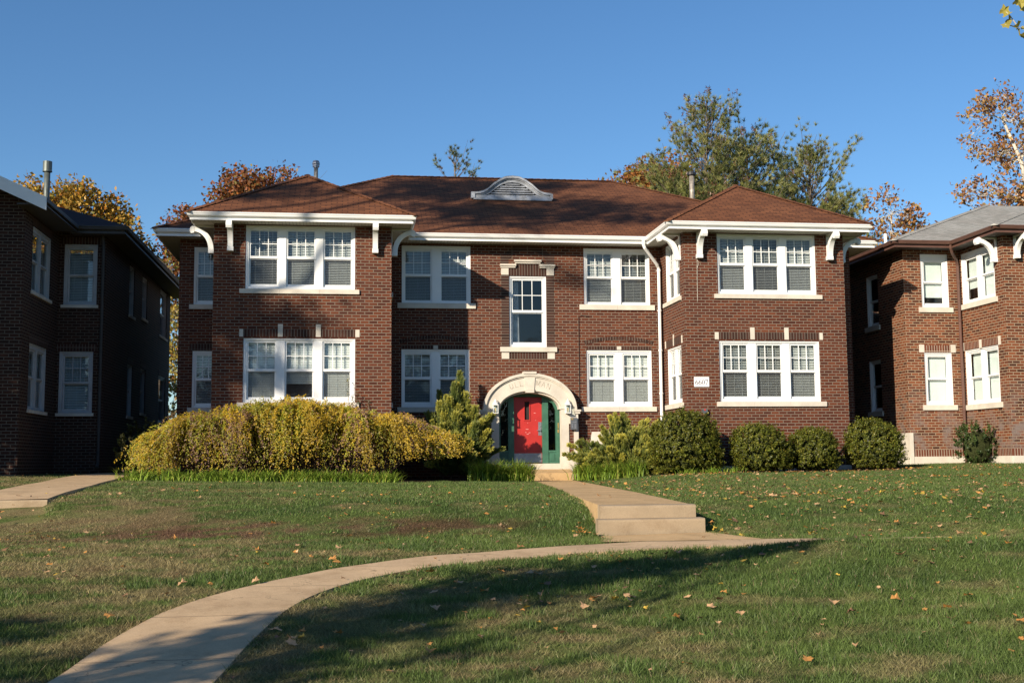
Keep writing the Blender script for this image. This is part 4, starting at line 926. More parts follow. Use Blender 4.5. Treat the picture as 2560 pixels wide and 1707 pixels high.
# orange trees right of the ridge
tg = np.concatenate([ell((11.0, 30, 14.6), (2.0, 2, 2.5), 44), ell((14.2, 32, 16.2), (1.9, 2, 2.4), 44), ell((9.4, 28, 14.0), (1.6, 1.5, 2.2), 34), ell((11.3, 28, 15.6), (1.2, 1.2, 1.8), 22)])
tree('oak_tree', 'orange brown oak rising behind the right slope of the main roof', 'tree', (12.2, 31, -.5), tg, (12.5, 31, 16), .3, ORANGE, .22, 150, .48, 8)
# slender sycamore between the pines and the right house
tg = np.concatenate([ell((21.3, 18, 11.2), (1.7, 1.5, 2.4), 34), ell((22.6, 18, 10.6), (1.4, 1.5, 1.5), 16)])
tree('sycamore_tree', 'sparse orange leaved sycamore with pale limbs above the gap beside the right house', 'tree', (20.6, 18, -.4), tg, (21.2, 18, 12.2), .16, SYC, .22, 34, .33, 5, 'palebark')
# large sycamore behind the right house
tg = np.concatenate([ell((29.6, 22, 18.2), (2.2, 2, 2.3), 44), ell((31.6, 22, 16.0), (2.6, 2, 3.2), 60), ell((28.5, 22, 13.6), (1.9, 2, 2.0), 36), ell((33.2, 22, 19.5), (1.6, 2, 2.0), 24), ell((31, 22, 12.5), (3, 2, 2), 40)])
tree('sycamore_tree', 'tall rust leaved sycamore with white upper limbs behind the grey roof', 'tree', (31.8, 22, -.4), tg, (29.9, 22, 18.6), .34, SYC, .22, 30, .3, 9, 'palebark')
def treeline(spots, big):
    V = []; C = []
    for i, (x, y, h) in enumerate(spots):
        m = 300
        d = dirs(m)*(.5+.5*NR.random(m)[:, None]); P = np.array((x, y, h*.45))+d*np.array((1.9*big, 1.9*big, h*.55)); V.append(leafquads(P, np.full(m, .5*big), None)); C.append(pick([(.14, .11, .05, 2), (.2, .13, .05, 1), (.09, .1, .04, 2)], m, .3))
    struct(polymesh('treeline', np.concatenate(V), 4, np.concatenate(C), 'leaf'), 'stuff')
treeline([(-75+.9*i, 58+6*math.sin(i*1.7), 5.5+2.5*math.sin(i*.9)+R.uniform(-1, 1.5)) for i in range(170)], 1)
treeline([(-95+2.4*i, -92+5*math.sin(i*1.7), 10+3.5*math.sin(i*.8)+R.uniform(-1, 3)) for i in range(100)], 2.2)  # unseen trees behind the viewpoint, added to cut the sky fill
treeline([(-75+5*math.sin(i*1.7), -85+2.6*i, 9+3*math.sin(i*.8)+R.uniform(-1, 2)) for i in range(50)], 2.2)  # added unseen row on the left, also dimming the sky fill
def pine(label, base, h, prof, pal, nb=120, tuft=.42, name='pine_tree', z0=.25, up=.5, lean=(0, 0), cone=0):
    """prof(t)-> branch reach at relative height t."""
    root = empty(name, label, 'tree'); root.location = base; mb = MB()
    top = np.array((lean[0], lean[1], h)); tr = crooked((0, 0, 0), top, 12, .06); mb.tube([tuple(p) for p in tr], list(np.linspace(.24, .02, 12)), 8)
    V = []; C = []
    for i in range(nb):
        t = z0+(1-z0)*(i+NR.random())/nb; L = prof(t)*NR.uniform(.55, 1.12)
        L = max(L, .15)*(1.25 if NR.random() < .12 else 1)
        p0 = np.array([np.interp(t*h, tr[:, 2], tr[:, k]) for k in range(3)]); a = NR.uniform(0, 2*math.pi); u = up*(.4+.8*t+(.9 if t > .8 else 0))
        e = p0+np.array((math.cos(a), math.sin(a), u))*L; br = crooked(p0, e, 6, .16, -.07); mb.tube([tuple(p) for p in br], list(np.linspace(.035*(1.3-t)+.012, .008, 6)), 4, False)
        nt = max(3, int(L*(10 if t < .8 else 5.5))); ts = 1-(NR.random(nt)**1.1)*(.75 if t < .8 else .55)
        for q in ts:
            c = np.array([np.interp(q, np.linspace(0, 1, 6), br[:, k]) for k in range(3)])+NR.normal(size=3)*.16*min(1, L); m = 30
            d = NR.normal(size=(m, 3))*.6+np.array((math.cos(a)*.8, math.sin(a)*.8, 1.0)); d /= np.linalg.norm(d, axis=1)[:, None]
            s = np.cross(d, dirs(m)); s /= np.linalg.norm(s, axis=1)[:, None]+1e-9; ln = tuft*NR.uniform(.5, 1, m)[:, None]*(1.05-.35*t)
            V.append(np.stack([c+s*.011+d*0, c+d*ln, c-s*.011+d*ln*.1], 1).reshape(-1, 3)); C.append(np.repeat(pick(pal, 1, .3), m, 0)*(1+.2*NR.uniform(-1, 1, (m, 1))))
        if cone and t > .55 and NR.random() < cone:
            for _ in range(3):
                c = e+NR.normal(size=3)*.15; P = c+NR.normal(size=(8, 3))*np.array((.04, .04, .09)); V.append(leafquads(P, np.full(8, .16), None)[:, :].reshape(8, 4, 3)[:, :3].reshape(-1, 3)); C.append(pick([(.13, .06, .035, 1)], 8))
    mb.build('trunk', 'bark', root, True); polymesh('crown', np.concatenate(V), 3, np.concatenate(C), 'needle', root)
PINE = [(.24, .245, .07, 3), (.18, .2, .06, 3), (.29, .28, .1, 2), (.1, .125, .045, 2)]
PINED = [(.10, .135, .055, 3), (.07, .1, .04, 3), (.14, .17, .06, 1)]
def pr(pts): return lambda t: float(np.interp(t, [p[0] for p in pts], [p[1] for p in pts]))
pine('tallest pine behind the right bay roof, thin crown hung with brown cones', (12.7, 21, -.4), 18.5, pr([(.4, 3.4), (.7, 3.6), (.79, 3.0), (.84, 1.15), (.89, 1.5), (.94, 1.3), (1, .2)]), PINE, 190, .44, cone=.6, up=.75, z0=.45)
pine('dense dark green pine between the two taller pines behind the right bay', (15.2, 22, -.4), 16.7, pr([(.4, 3.0), (.75, 2.8), (.87, 2.1), (.94, 1.3), (1, .25)]), PINED, 210, .44, up=.8, z0=.45)
pine('feathery pine leaning right behind the right end of the bay roof', (18.3, 22, -.4), 16.6, pr([(.4, 3.6), (.76, 3.3), (.86, 2.4), (.94, 1.3), (1, .25)]), PINE, 210, .44, up=.6, cone=.1, lean=(.3, 0), z0=.45)
pine('low spreading pine at the far right of the pine group above the bay eave', (20.4, 23, -.4), 14.2, pr([(.4, 3.0), (.75, 3.0), (.9, 1.8), (1, .3)]), PINE, 150, .42, up=.5, z0=.45)
pine('low green pine filling in left of the tallest pine behind the roof', (12.4, 24, -.4), 14.9, pr([(.4, 3.4), (.75, 3.4), (.9, 2.4), (1, .4)]), PINE, 180, .42, up=.55, z0=.45)
pine('low broad pine filling the gap behind the dark pine and the right bay peak', (16.8, 24, -.4), 15.0, pr([(.4, 3.4), (.75, 3.2), (.9, 2.0), (1, .4)]), PINE, 170, .42, up=.55, z0=.45)
pine('lone conifer tip showing above the middle of the roof ridge', (.2, 30, -.5), 18.6, pr([(.3, 3), (.85, 1.7), (.93, 1.35), (1, .25)]), [(.12, .15, .07, 3), (.09, .11, .05, 2), (.17, .12, .06, 1)], 100, .4, up=.55)

# --- big arching bush, shrubs, junipers
def bush_arch():
    root = empty('arching_bush', 'large spreading bush of arching yellow green and purplish sprays in front of the left bay', 'bush')
    root.location = (-7, -4, -.4); off = np.array((-7, -4, -.4)); mb = MB(); V = []; C = []
    px = [-11.5, -11.0, -10.5, -9.9, -9.0, -8.0, -7.3, -6.5, -5.5, -4.6, -3.8, -3.2, -2.5]; pz = [.2, .55, .95, 1.25, 1.38, 1.6, 1.66, 1.55, 1.42, 1.27, .95, .7, .33]
    for i in range(270):                                  # plumes of parallel canes
        x0 = NR.uniform(-10.2, -4.0) if i % 6 else NR.uniform(-10, -8.8); y0 = NR.uniform(-4.6, -3.2); u = NR.random()
        a = NR.normal(-math.pi/2, .75) if u < .62 else NR.uniform(0, 2*math.pi)
        if x0 < -9.3 and u < .8: a = NR.normal(-math.pi*.82, .5)
        if x0 > -5.2 and u < .8: a = NR.normal(-math.pi*.16, .5)
        reach = NR.uniform(.6, 1.55); ex = float(np.clip(x0+math.cos(a)*reach*1.25, -11.3, -2.3)); ey = float(np.clip(y0+math.sin(a)*reach, -5.95, -2.75))
        mx, my = x0+(ex-x0)*.45, y0+(ey-y0)*.45; dy = abs(my+3.95)/1.9
        top = float(np.interp(mx, px, pz))*(1-.30*min(1, dy*dy))*NR.uniform(.84, 1.04); under = float(np.interp(ex, [-11.6, -10.8, -5.2, -4.2, -2.3], [.0, -.25, -.3, .1, .25]))
        ez = max(top-NR.uniform(.35, 1.25)*(.35+.75*reach), under+NR.uniform(0, .2)); pv = float(N2(ex*1.1+3, ez*1.9+ey)); purple = np.clip(.32+1.7*(pv-.5), .05, .68); br = NR.uniform(.52, 1.0); gold = NR.random() < .55
        for c_ in range(16):
            j = NR.normal(size=3)*np.array((.16, .13, .09)); p0 = np.array((x0*.8-1.4, -3.9, -.35)); p1 = np.array((mx, my, top))+j; p2 = np.array((ex, ey, ez))+NR.normal(size=3)*np.array((.22, .16, .16)); p2[2] = max(p2[2], under)
            t = np.linspace(0, 1, 14)[:, None]; ctrl = 2*p1-.5*(p0+p2); cur = (1-t)**2*p0+2*t*(1-t)*ctrl+t*t*p2
            if c_ == 0: mb.tube([tuple(p-off) for p in cur[::2]], [.012, .011, .01, .009, .007, .005, .003], 3, False)
            n = 46; tt = NR.uniform(.36, 1, n)[:, None]; P = (1-tt)**2*p0+2*tt*(1-tt)*ctrl+tt*tt*p2; tan = 2*(1-tt)*(ctrl-p0)+2*tt*(p2-ctrl); tan /= np.linalg.norm(tan, axis=1)[:, None]
            sd = np.cross(tan, np.array((-.5, -.8, .35)))*NR.choice([-1, 1], n)[:, None]+NR.normal(size=(n, 3))*.25; sd /= np.linalg.norm(sd, axis=1)[:, None]
            ax = sd*.7+tan*.7; ax /= np.linalg.norm(ax, axis=1)[:, None]; w = np.cross(ax, NR.normal(size=(n, 3))*.5+np.array((-.55, -.75, .5))); w /= np.linalg.norm(w, axis=1)[:, None]+1e-9
            ln = NR.uniform(.045, .09, n)[:, None]*(1.1-.3*tt); wd = ln*.19
            V.append(np.stack([P-off, P+ax*ln*.5+w*wd-off, P+ax*ln-off, P+ax*ln*.5-w*wd-off], 1).reshape(-1, 3))
            pal = [(.34, .2, .13, 3), (.28, .15, .14, 2), (.46, .33, .06, 2)] if NR.random() < purple else ([(.66, .44, .035, 4), (.54, .38, .04, 3), (.36, .32, .04, 1)] if gold else [(.46, .44, .04, 4), (.36, .38, .04, 3), (.56, .45, .05, 2), (.22, .26, .03, 1)])
            C.append(pick(pal, n, .2)*br)
    mb.build('stems', 'twig', root, True); polymesh('foliage', np.concatenate(V), 4, np.concatenate(C), 'thinleaf', root)
bush_arch()
def boxwood(label, c, r, n=12000, pal=None, name='boxwood_shrub', size=.058):
    root = empty(name, label, 'shrub', 'clipped round shrubs along the foundation'); z = float(T(c[0], c[1])); root.location = (c[0], c[1], z)
    rx, ry, hz = r; d = dirs(n); th = np.arctan2(d[:, 1], d[:, 0]); sq = 1/np.maximum(np.abs(d).max(1), .01)
    k = (d/(np.linalg.norm(d, axis=1)[:, None]))*(1+.32*(sq-1))[:, None]; lump = 1+.20*(N1(th*1.6+c[0]*3, d[:, 2]*2.6+5)-.5)+.16*(N2(th*4+c[0], d[:, 2]*6)-.5)
    k = k*np.array((1+.07*math.sin(c[0]*3), 1, 1+.05*math.cos(c[0]*5)))
    kk = k.copy(); kk[:, 0] += .09*math.sin(c[0]*7)*d[:, 2]; low = np.clip(-d[:, 2:3], 0, 1); kk[:, :2] *= 1+.22*low
    ns = n//26; i0 = NR.choice(n, ns); P0 = kk[i0]*lump[i0][:, None]*np.array((rx, ry, hz/2))*NR.uniform(.80, .95, (ns, 1))
    gd = d[i0]*.75+np.array((0, 0, .65))+NR.normal(size=(ns, 3))*.25; gd /= np.linalg.norm(gd, axis=1)[:, None]; gl = NR.uniform(.08, .24, ns)*(1+.35*(NR.random(ns) < .08))
    t = NR.random((ns, 26, 1)); P = (P0[:, None]+gd[:, None]*gl[:, None, None]*t+NR.normal(size=(ns, 26, 3))*.022).reshape(-1, 3); n = len(P); d = np.repeat(d[i0], 26, 0); P[:, 2] += hz/2+.0; P[:, 2] = np.maximum(P[:, 2], .03+.08*NR.random(n))
    cols = pick(pal or [(.125, .14, .019, 4), (.095, .115, .016, 3), (.2, .185, .026, 2), (.05, .06, .012, 2)], n, .2)*np.repeat(NR.uniform(.6, 1.25, ns), 26)[:, None]*(.75+.4*t.reshape(-1, 1))
    nn = d+NR.normal(size=(n, 3))*.6; a = np.cross(nn, dirs(n)); a /= np.linalg.norm(a, axis=1)[:, None]+1e-9; b = np.cross(nn, a); b /= np.linalg.norm(b, axis=1)[:, None]+1e-9; sz = (size*NR.uniform(.65, 1.35, n))[:, None]
    polymesh('foliage', np.stack([P-a*sz*.5, P+b*sz*.28, P+a*sz*.5, P-b*sz*.28], 1).reshape(-1, 3), 4, cols, 'leaf', root)
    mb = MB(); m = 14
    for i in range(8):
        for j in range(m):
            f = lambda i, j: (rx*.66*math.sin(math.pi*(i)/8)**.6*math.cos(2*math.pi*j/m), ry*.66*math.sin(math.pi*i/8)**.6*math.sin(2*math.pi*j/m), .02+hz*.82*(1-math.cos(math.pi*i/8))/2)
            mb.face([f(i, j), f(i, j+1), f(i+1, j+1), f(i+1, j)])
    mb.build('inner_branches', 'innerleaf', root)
boxwood('tallest and widest clipped shrub, under the house number plate', (4.05, -3.75, 0), (1.0, .85, 1.75), 38000)
boxwood('clipped shrub below the left lower window of the right bay, wider of the middle two', (6.2, -4.1, 0), (.80, .75, 1.27), 27000)
boxwood('narrowest clipped shrub, below the right lower window of the right bay', (7.8, -4.1, 0), (.66, .7, 1.17), 22000)
boxwood('clipped shrub at the gap between the two brick houses on the right', (9.72, -4.0, 0), (.78, .75, 1.38), 27000)
boxwood('small loose evergreen shrub against the right brick house beside its downspout', (14.1, -2.0, 0), (.68, .5, 1.2), 4500, [(.06, .1, .025, 3), (.04, .07, .02, 2), (.09, .12, .03, 1)], 'yew_shrub', .06)
boxwood('dim shrub in deep shade beside the left house wall behind the arching bush', (-11.6, -1.8, 0), (.7, .6, 1.5), 3000, [(.10, .10, .03, 3), (.07, .07, .02, 2)], 'shade_shrub', .08)
def juniper(label, base, sprays, seed_pal, n=420):
    """feathery plumes: list of (tip point, plume half width)."""
    root = empty('juniper_shrub', label, 'shrub'); root.location = base; off = np.array(base); mb = MB(); V = []; C = []
    S2 = list(sprays)
    for tip, w in sprays:
        for _ in range(4): S2.append((np.array(tip)+NR.normal(size=3)*np.array((.24, .16, .2))-np.array((.04, 0, .2)), w*NR.uniform(.6, .95)))
    for si, (tip, w) in enumerate(S2):
        tip = np.array(tip, float); b0 = np.array((base[0]+(tip[0]-base[0])*.3, base[1]+(tip[1]-base[1])*.35, base[2]+.1)); br = crooked(b0, tip, 9, .08, .10); L = np.linalg.norm(tip-b0)
        if si < len(sprays): mb.tube([tuple(p-off) for p in br], list(np.linspace(.02, .004, 9)), 4, False)
        lo = max(.0, 1-1.15/max(L, .3)); ns = int(95*min(L, 1.15)+30); yellow = NR.uniform(.15, 1.0)
        for k in range(ns):
            q = lo+(1-lo)*(1-NR.random()**1.1); f = (q-lo)/(1-lo+1e-6); i = min(8, q*8); c = np.array([np.interp(q, np.linspace(0, 1, 9), br[:, a]) for a in range(3)]); i0 = int(i); ax = br[min(8, i0+1)]-br[max(0, i0-1)]; ax /= np.linalg.norm(ax)+1e-9
            rdv = NR.normal(size=3); rdv -= ax*rdv.dot(ax); rdv /= np.linalg.norm(rdv)+1e-9; d = ax*.78+rdv*.62+np.array((.05, -.05, .12)); d /= np.linalg.norm(d)
            sl = w*(.3+.95*(1-f)**.8)*NR.uniform(.65, 1.15); m = 36; tt = np.linspace(.1, 1, m)[:, None]; P = c+d*sl*tt-rdv*sl*.12*tt**2+np.array((0, 0, .05*sl))*tt
            tw = d*1.0+NR.normal(size=(m, 3))*.38; tw /= np.linalg.norm(tw, axis=1)[:, None]; sdd = np.cross(tw, np.array((-.55, -.75, .4))+NR.normal(size=(m, 3))*.4); sdd /= np.linalg.norm(sdd, axis=1)[:, None]+1e-9; ln = (.07-.025*tt)*NR.uniform(.7, 1.2, (m, 1))
            V.append(np.stack([P-off+sdd*.0062, P-off+tw*ln, P-off-sdd*.0062], 1).reshape(-1, 3))
            tipf = np.clip((tt[:, 0]*.75+f*.5-.52)*1.6, 0, 1)[:, None]*yellow; A = pick([(.085, .135, .033, 2), (.11, .16, .038, 2), (.06, .095, .028, 1)], m, .2); Bc = pick([(.62, .52, .07, 2), (.46, .44, .07, 2)], m, .15)
            C.append(A*(1-tipf)+Bc*tipf)
    mb.build('branches', 'twig', root, True); polymesh('foliage', np.concatenate(V), 3, np.concatenate(C), 'needle', root)
sp = [((-2.42, -1.7, 2.62), .42), ((-2.7, -1.6, 2.2), .4), ((-2.15, -1.8, 2.3), .4), ((-2.95, -1.7, 1.95), .42), ((-1.85, -1.9, 1.85), .42), ((-1.6, -2.0, 1.45), .42), ((-1.45, -2.0, 1.05), .42), ((-3.3, -1.7, 1.65), .42), ((-3.75, -1.7, 1.45), .42), ((-2.5, -2.3, 1.6), .45), ((-2.0, -2.4, 1.2), .45), ((-2.9, -2.3, 1.2), .45), ((-1.75, -2.3, .7), .42), ((-2.4, -2.6, .8), .45), ((-3.5, -2.2, 1.0), .45), ((-2.2, -2.5, .4), .42), ((-1.6, -2.2, .35), .38), ((-3.1, -2.6, .7), .45), ((-3.9, -1.9, .9), .4), ((-2.45, -1.9, 1.9), .42), ((-2.6, -1.2, 1.5), .45)]
sp = [((x, y+.55 if y > -2.45 else y+.35, z*.92), w) for (x, y, z), w in sp]
juniper('tall feathery juniper with yellow tips left of the arched doorway', (-2.45, -1.1, -.45), sp, None)
sp = [((2.62, -1.9, 1.45), .36), ((2.25, -1.8, 1.38), .34), ((3.45, -1.7, 1.28), .36), ((3.75, -2.0, 1.2), .4), ((3.0, -2.0, 1.0), .42), ((1.25, -1.9, .62), .4), ((1.6, -2.2, .55), .4), ((2.0, -2.0, .9), .42), ((2.5, -2.4, .75), .45), ((3.2, -2.4, .7), .45), ((3.9, -2.3, .65), .42), ((2.0, -2.7, .35), .45), ((2.8, -2.9, .3), .45), ((3.4, -2.9, .2), .45), ((3.9, -2.8, .1), .4), ((3.1, -3.2, -.1), .4), ((3.7, -3.3, -.15), .35), ((1.5, -2.4, .1), .4), ((1.2, -2.0, .2), .35), ((2.7, -3.1, .0), .4), ((4.1, -1.9, .9), .4)]
juniper('low spreading juniper with yellow tips right of the arched doorway', (2.7, -1.9, -.42), sp, None)
def blades(P, H, W, lean, cols, seg=3):
    """arching strap blades; P roots, H lengths."""
    n = len(P); a = NR.uniform(0, 2*math.pi, n); dv = np.stack([np.cos(a), np.sin(a), np.zeros(n)], 1); sd = np.stack([-np.sin(a), np.cos(a), np.zeros(n)], 1); V = []
    ts = np.linspace(0, 1, seg+1); pos = [P+np.array((0, 0, 1.))*(H*(t-.42*lean*t*t))[:, None]+dv*(H*lean*(t**1.8))[:, None] for t in ts]
    for i in range(seg):
        w0 = (W*(1-ts[i]**2))[:, None]; w1 = (W*(1-ts[i+1]**2)+.0006)[:, None]
        V.append(np.stack([pos[i]-sd*w0, pos[i]+sd*w0, pos[i+1]+sd*w1, pos[i+1]-sd*w1], 1))
    V = np.stack(V, 1).reshape(-1, 3); return V, np.repeat(cols, seg, 0)
LIR = [(.2, .31, .035, 3), (.26, .35, .05, 3), (.13, .21, .03, 2), (.34, .35, .07, 1)]
def clump(name, label, spots, kind=None, cat='plant', ln=(.42, .78)):
    P = []
    for x, y, r, n in spots:
        q = NR.normal(size=(n, 2))*r*.5; q = np.array((x, y))+q; P.append(np.column_stack([q, T(q[:, 0], q[:, 1])]))
    P = np.concatenate(P); n = len(P); H_ = NR.uniform(*ln, n); V, c = blades(P, H_, np.full(n, .012), NR.uniform(.4, 1.15, n), pick(LIR, n, .25))
    o = polymesh(name, V, 4, c, 'blade'); 
    if kind: struct(o, kind)
    else: tag(o, label, cat)
    return o
clump('lilyturf_clump', 'grassy clump of arching green blades left of the door landing', [(-1.35, -2.6, .4, 460), (-.75, -2.65, .28, 280), (-1.85, -2.95, .35, 280), (-.5, -2.7, .16, 120)], ln=(.5, .9))
clump('lilyturf_clump', 'grassy clump of arching green blades right of the door landing', [(1.55, -2.5, .4, 420), (2.1, -2.9, .4, 380), (1.3, -2.2, .25, 200), (2.6, -3.3, .3, 200)])
bl = [(-11.15+.36*k+R.uniform(-.12, .12), -5.95+.2*math.sin(k*1.3)-(.25 if 5 < k < 16 else 0), R.uniform(.26, .5), R.randrange(70, 210)) for k in range(19)]
struct(clump('ground_cover', '', bl, 'stuff', ln=(.2, .5)), 'stuff')
struct(clump('ground_cover', '', [(4.6, -4.75, .3, 90), (5.2, -4.6, .25, 60), (3.9, -4.6, .3, 60)], 'stuff', ln=(.18, .32)), 'stuff')
# thin climber at the left bay's lower sill
mb = MB(); root = empty('climbing_vine', 'thin bare twigged climber against the lower left bay window sill', 'vine'); V = []; C = []
for (a, b) in (((-5.75, -2.75, 1.3), (-5.72, -2.7, 2.45)), ((-5.5, -2.72, 1.3), (-5.45, -2.68, 2.1)), ((-5.65, -2.75, 1.3), (-5.6, -2.7, 1.95)), ((-5.4, -2.65, 1.2), (-5.15, -2.6, 1.9))):
    br = crooked(a, b, 9, .3); mb.tube([tuple(p) for p in br], .005, 3, False); P = np.repeat(br, 9, 0)+NR.normal(size=(81, 3))*.035; c = pick([(.08, .1, .03, 2), (.3, .26, .12, 1), (.1, .07, .04, 1)], 81); V.append(leafquads(P, np.full(81, .045), c)); C.append(c)
mb.build('stems', 'twig', root); polymesh('leaves', np.concatenate(V), 4, np.concatenate(C), 'leaf', root)

# --- trees outside the frame whose shade and reflections reach into it
SUNH = np.array((.99, 1.0)); SUNZ = .5573          # sunlight travels along (.99, 1, -.5573)
def back(p, h):                                    # the point h metres higher on the way to the sun
    p = np.array(p, float); k = h/SUNZ; return np.array((p[0]-SUNH[0]*k, p[1]-SUNH[1]*k, p[2]+h))
# street tree: shade over the near lawn and the curved path
G = []
for (x, y, sp_, n) in ((-6.6, -28.6, .35, 7), (-6.0, -27.8, .4, 8), (-5.5, -27.0, .4, 8), (-5.0, -26.4, .4, 8), (-4.6, -25.8, .35, 7), (-4.0, -25.6, .35, 7), (-4.3, -25.0, .25, 4), (-3.3, -24.9, .3, 7), (-2.7, -24.6, .3, 7), (-2.1, -24.4, .3, 6), (-1.5, -24.0, .25, 6), (-.9, -23.8, .25, 6), (-.3, -23.6, .2, 4), (-6.9, -27.2, .35, 4), (-7.2, -28.2, .35, 5), (-8.6, -27.2, .35, 6), (-9.3, -27.4, .4, 6), (-8.3, -28.6, .35, 5), (-9.3, -29.4, .4, 6)):
    for _ in range(n):
        q = np.array((x, y))+NR.normal(size=2)*sp_; G.append(back((*q, float(T(*q))), NR.uniform(4.2, 5.8)))
tree('street_tree', 'street tree standing left of the viewpoint, shading the near lawn', 'tree', (-17.5, -42.5, -1.7), G, (-16.8, -41.5, 6.5), .15, SYC, .17, 38, .2, 10, 'bark', None, 3, .012)
# high sycamore: dappled shade on the main roof and left bay
G = []
for (x, y, z, sx, n) in ((-2.6, 3.6, 9.4, .9, 34), (.2, 1.9, 8.6, .7, 26), (2.2, 3.0, 9.1, .8, 26), (3.6, 1.4, 8.3, .6, 18), (-3.6, 5, 10.2, .9, 30), (-1.2, 5.2, 10.3, .8, 22), (1.8, 5.4, 10.3, .9, 20), (-1.6, 1.6, 8.4, .6, 14), (4.6, 2.6, 8.9, .6, 12), (-3.2, 2.0, 8.6, .6, 12), (.8, .4, 7.9, .5, 8), (-8.6, -2.0, 8, .45, 9), (-7.6, -1.0, 8.6, .3, 6), (-9.3, -2.56, 4.6, .4, 18), (-9.35, -2.56, 2.8, .35, 15), (-8.3, -2.56, 4.3, .3, 14), (-7.2, -2.56, 4.1, .22, 8), (-8.1, -2.56, 2.8, .22, 9), (-9.1, -2.56, 6, .35, 12), (-9.0, -2.56, 3.7, .15, 5), (-7.6, -2.56, 2.6, .2, 3), (-9.4, -2.56, 1.8, .3, 8), (1.6, 0, 5.9, .25, 3)):
    for _ in range(n):
        q = np.array((x, y, z))+NR.normal(size=3)*(np.array((sx*1.5, sx*.4, sx*.45)) if y > -2.5 else np.array((sx, 0, sx*1.2))); G.append(back(q, NR.uniform(11.5, 14)))
tree('sycamore_tree', 'high crowned sycamore across the street to the left, dappling the roof', 'tree', (-36, -20, -.6), G, (-31, -22, 22), .4, SYC, .24, 26, .33, 12, 'palebark', None, 3, .014)
# unseen evergreen added to cast shade on the left neighbour house
G = []
for (x0, x1, y, z0, z1, n) in ((-17.5, -14.2, -5, 7.0, 9.4, 70), (-18, -14.5, -4.3, .5, 7, 120), (-14.4, -13, -.5, 0, 7.5, 70), (-11, -9.7, 0, .5, 7.4, 26), (-16, -12.5, 1, 7.6, 9.5, 30)):
    for _ in range(n): G.append(back((R.uniform(x0, x1), y, R.uniform(z0, z1)), R.uniform(4.8, 6.6)))
tg = np.concatenate([np.array(G), ell((-23.5, -9.5, 6.5), (4.6, 4.2, 5.2), 190, .1), ell((-24, -10, 11.5), (3.6, 3.4, 4.2), 120, .1), ell((-21.0, -8.2, 3.2), (2.6, 2.6, 2.6), 60, .1), ell((-27.5, -12, 9), (3.5, 3.5, 6.5), 110, .1), ell((-19.6, -7.4, 8.2), (1.6, 1.6, 2.2), 14, .3)])
tree('added_shade_tree', 'unseen evergreen added beyond the left edge to shade the dark brick house', 'tree', (-23.6, -9.6, -.2), tg, (-23.8, -9.8, 13), .4, [(.05, .07, .03, 1), (.07, .09, .03, 1)], .34, 34, .6, 12)
# bare trees across the street, seen reflected in the glass
for i, (x, y, h) in enumerate(((4, -66, 15), (15, -70, 17), (24, -62, 14), (-6, -78, 16), (33, -72, 17))):
    tg = ell((x, y, h*.66), (5.2, 4.5, h*.36), 70, .35)
    tree('bare_tree', ['bare tree directly across the street', 'tall bare tree across the street, right of centre', 'bare tree across the street near the corner', 'bare tree far behind the viewpoint', 'tallest bare tree at the far right across the street'][i], 'tree', (x, y, -1.8), tg, (x+.4, y, h*.85), .34, SYC, .2, 3, .5, 9, 'bark', 'bare trees across the street', 4, .02)
# leafy branch reaching in at the top right corner
root_targets = [(6.6, -23.2, 6.3), (6.9, -23.0, 5.7)]

# ------------------------------------------------------------------ grass blades
def grass():
    V = []; C = []
    for (x0, x1, y0, y1, dens, h, w) in ((-10.5, 2.5, -30.5, -26, 3600, .062, .0036), (-13, 8, -26, -20, 2000, .058, .0046), (-19, 22, -20, -4.4, 800, .05, .0066), (-19, -11.4, -4.4, -.8, 400, .045, .006), (11, 20, -4.4, -.7, 400, .045, .006)):
        n = int((x1-x0)*(y1-y0)*dens); x = NR.uniform(x0, x1, n); y = NR.uniform(y0, y1, n); k = ~nograss(x, y)
        k &= (x > -6.5-.40*(y+37.5)-1.0) & (x < -4.5+.66*(y+37.5)+1)
        x, y = x[k], y[k]; n = len(x); z = T(x, y); base = lawncol(x, y); dry = (base[:, 0] > .12)
        tuft = N1.fbm(x*5, y*5, 3); c = base*(1+.42*NR.uniform(-1, 1, (n, 1)))*(.7+.65*tuft[:, None]); b = NR.random(n) < .035; c[b] = np.array((.26, .21, .12))*(1+.3*NR.uniform(-1, 1, (b.sum(), 1)))
        hh = h*NR.uniform(.4, 1.2, n)*(1-.35*dry)*(.5+1.1*tuft); a = NR.uniform(0, 2*math.pi, n); l = NR.uniform(.15, 1.0, n)*hh+dry*.02
        P = np.column_stack([x, y, z-.004]); sd = np.column_stack([np.cos(a), np.sin(a), np.zeros(n)])*w; b2 = NR.uniform(0, 2*math.pi, n); tip = P+np.column_stack([np.cos(b2)*l, np.sin(b2)*l, hh])
        V.append(np.stack([P-sd, P+sd, tip], 1).reshape(-1, 3)); C.append(c)
    struct(polymesh('lawn_grass', np.concatenate(V), 3, np.concatenate(C), 'blade'), 'stuff')
grass()

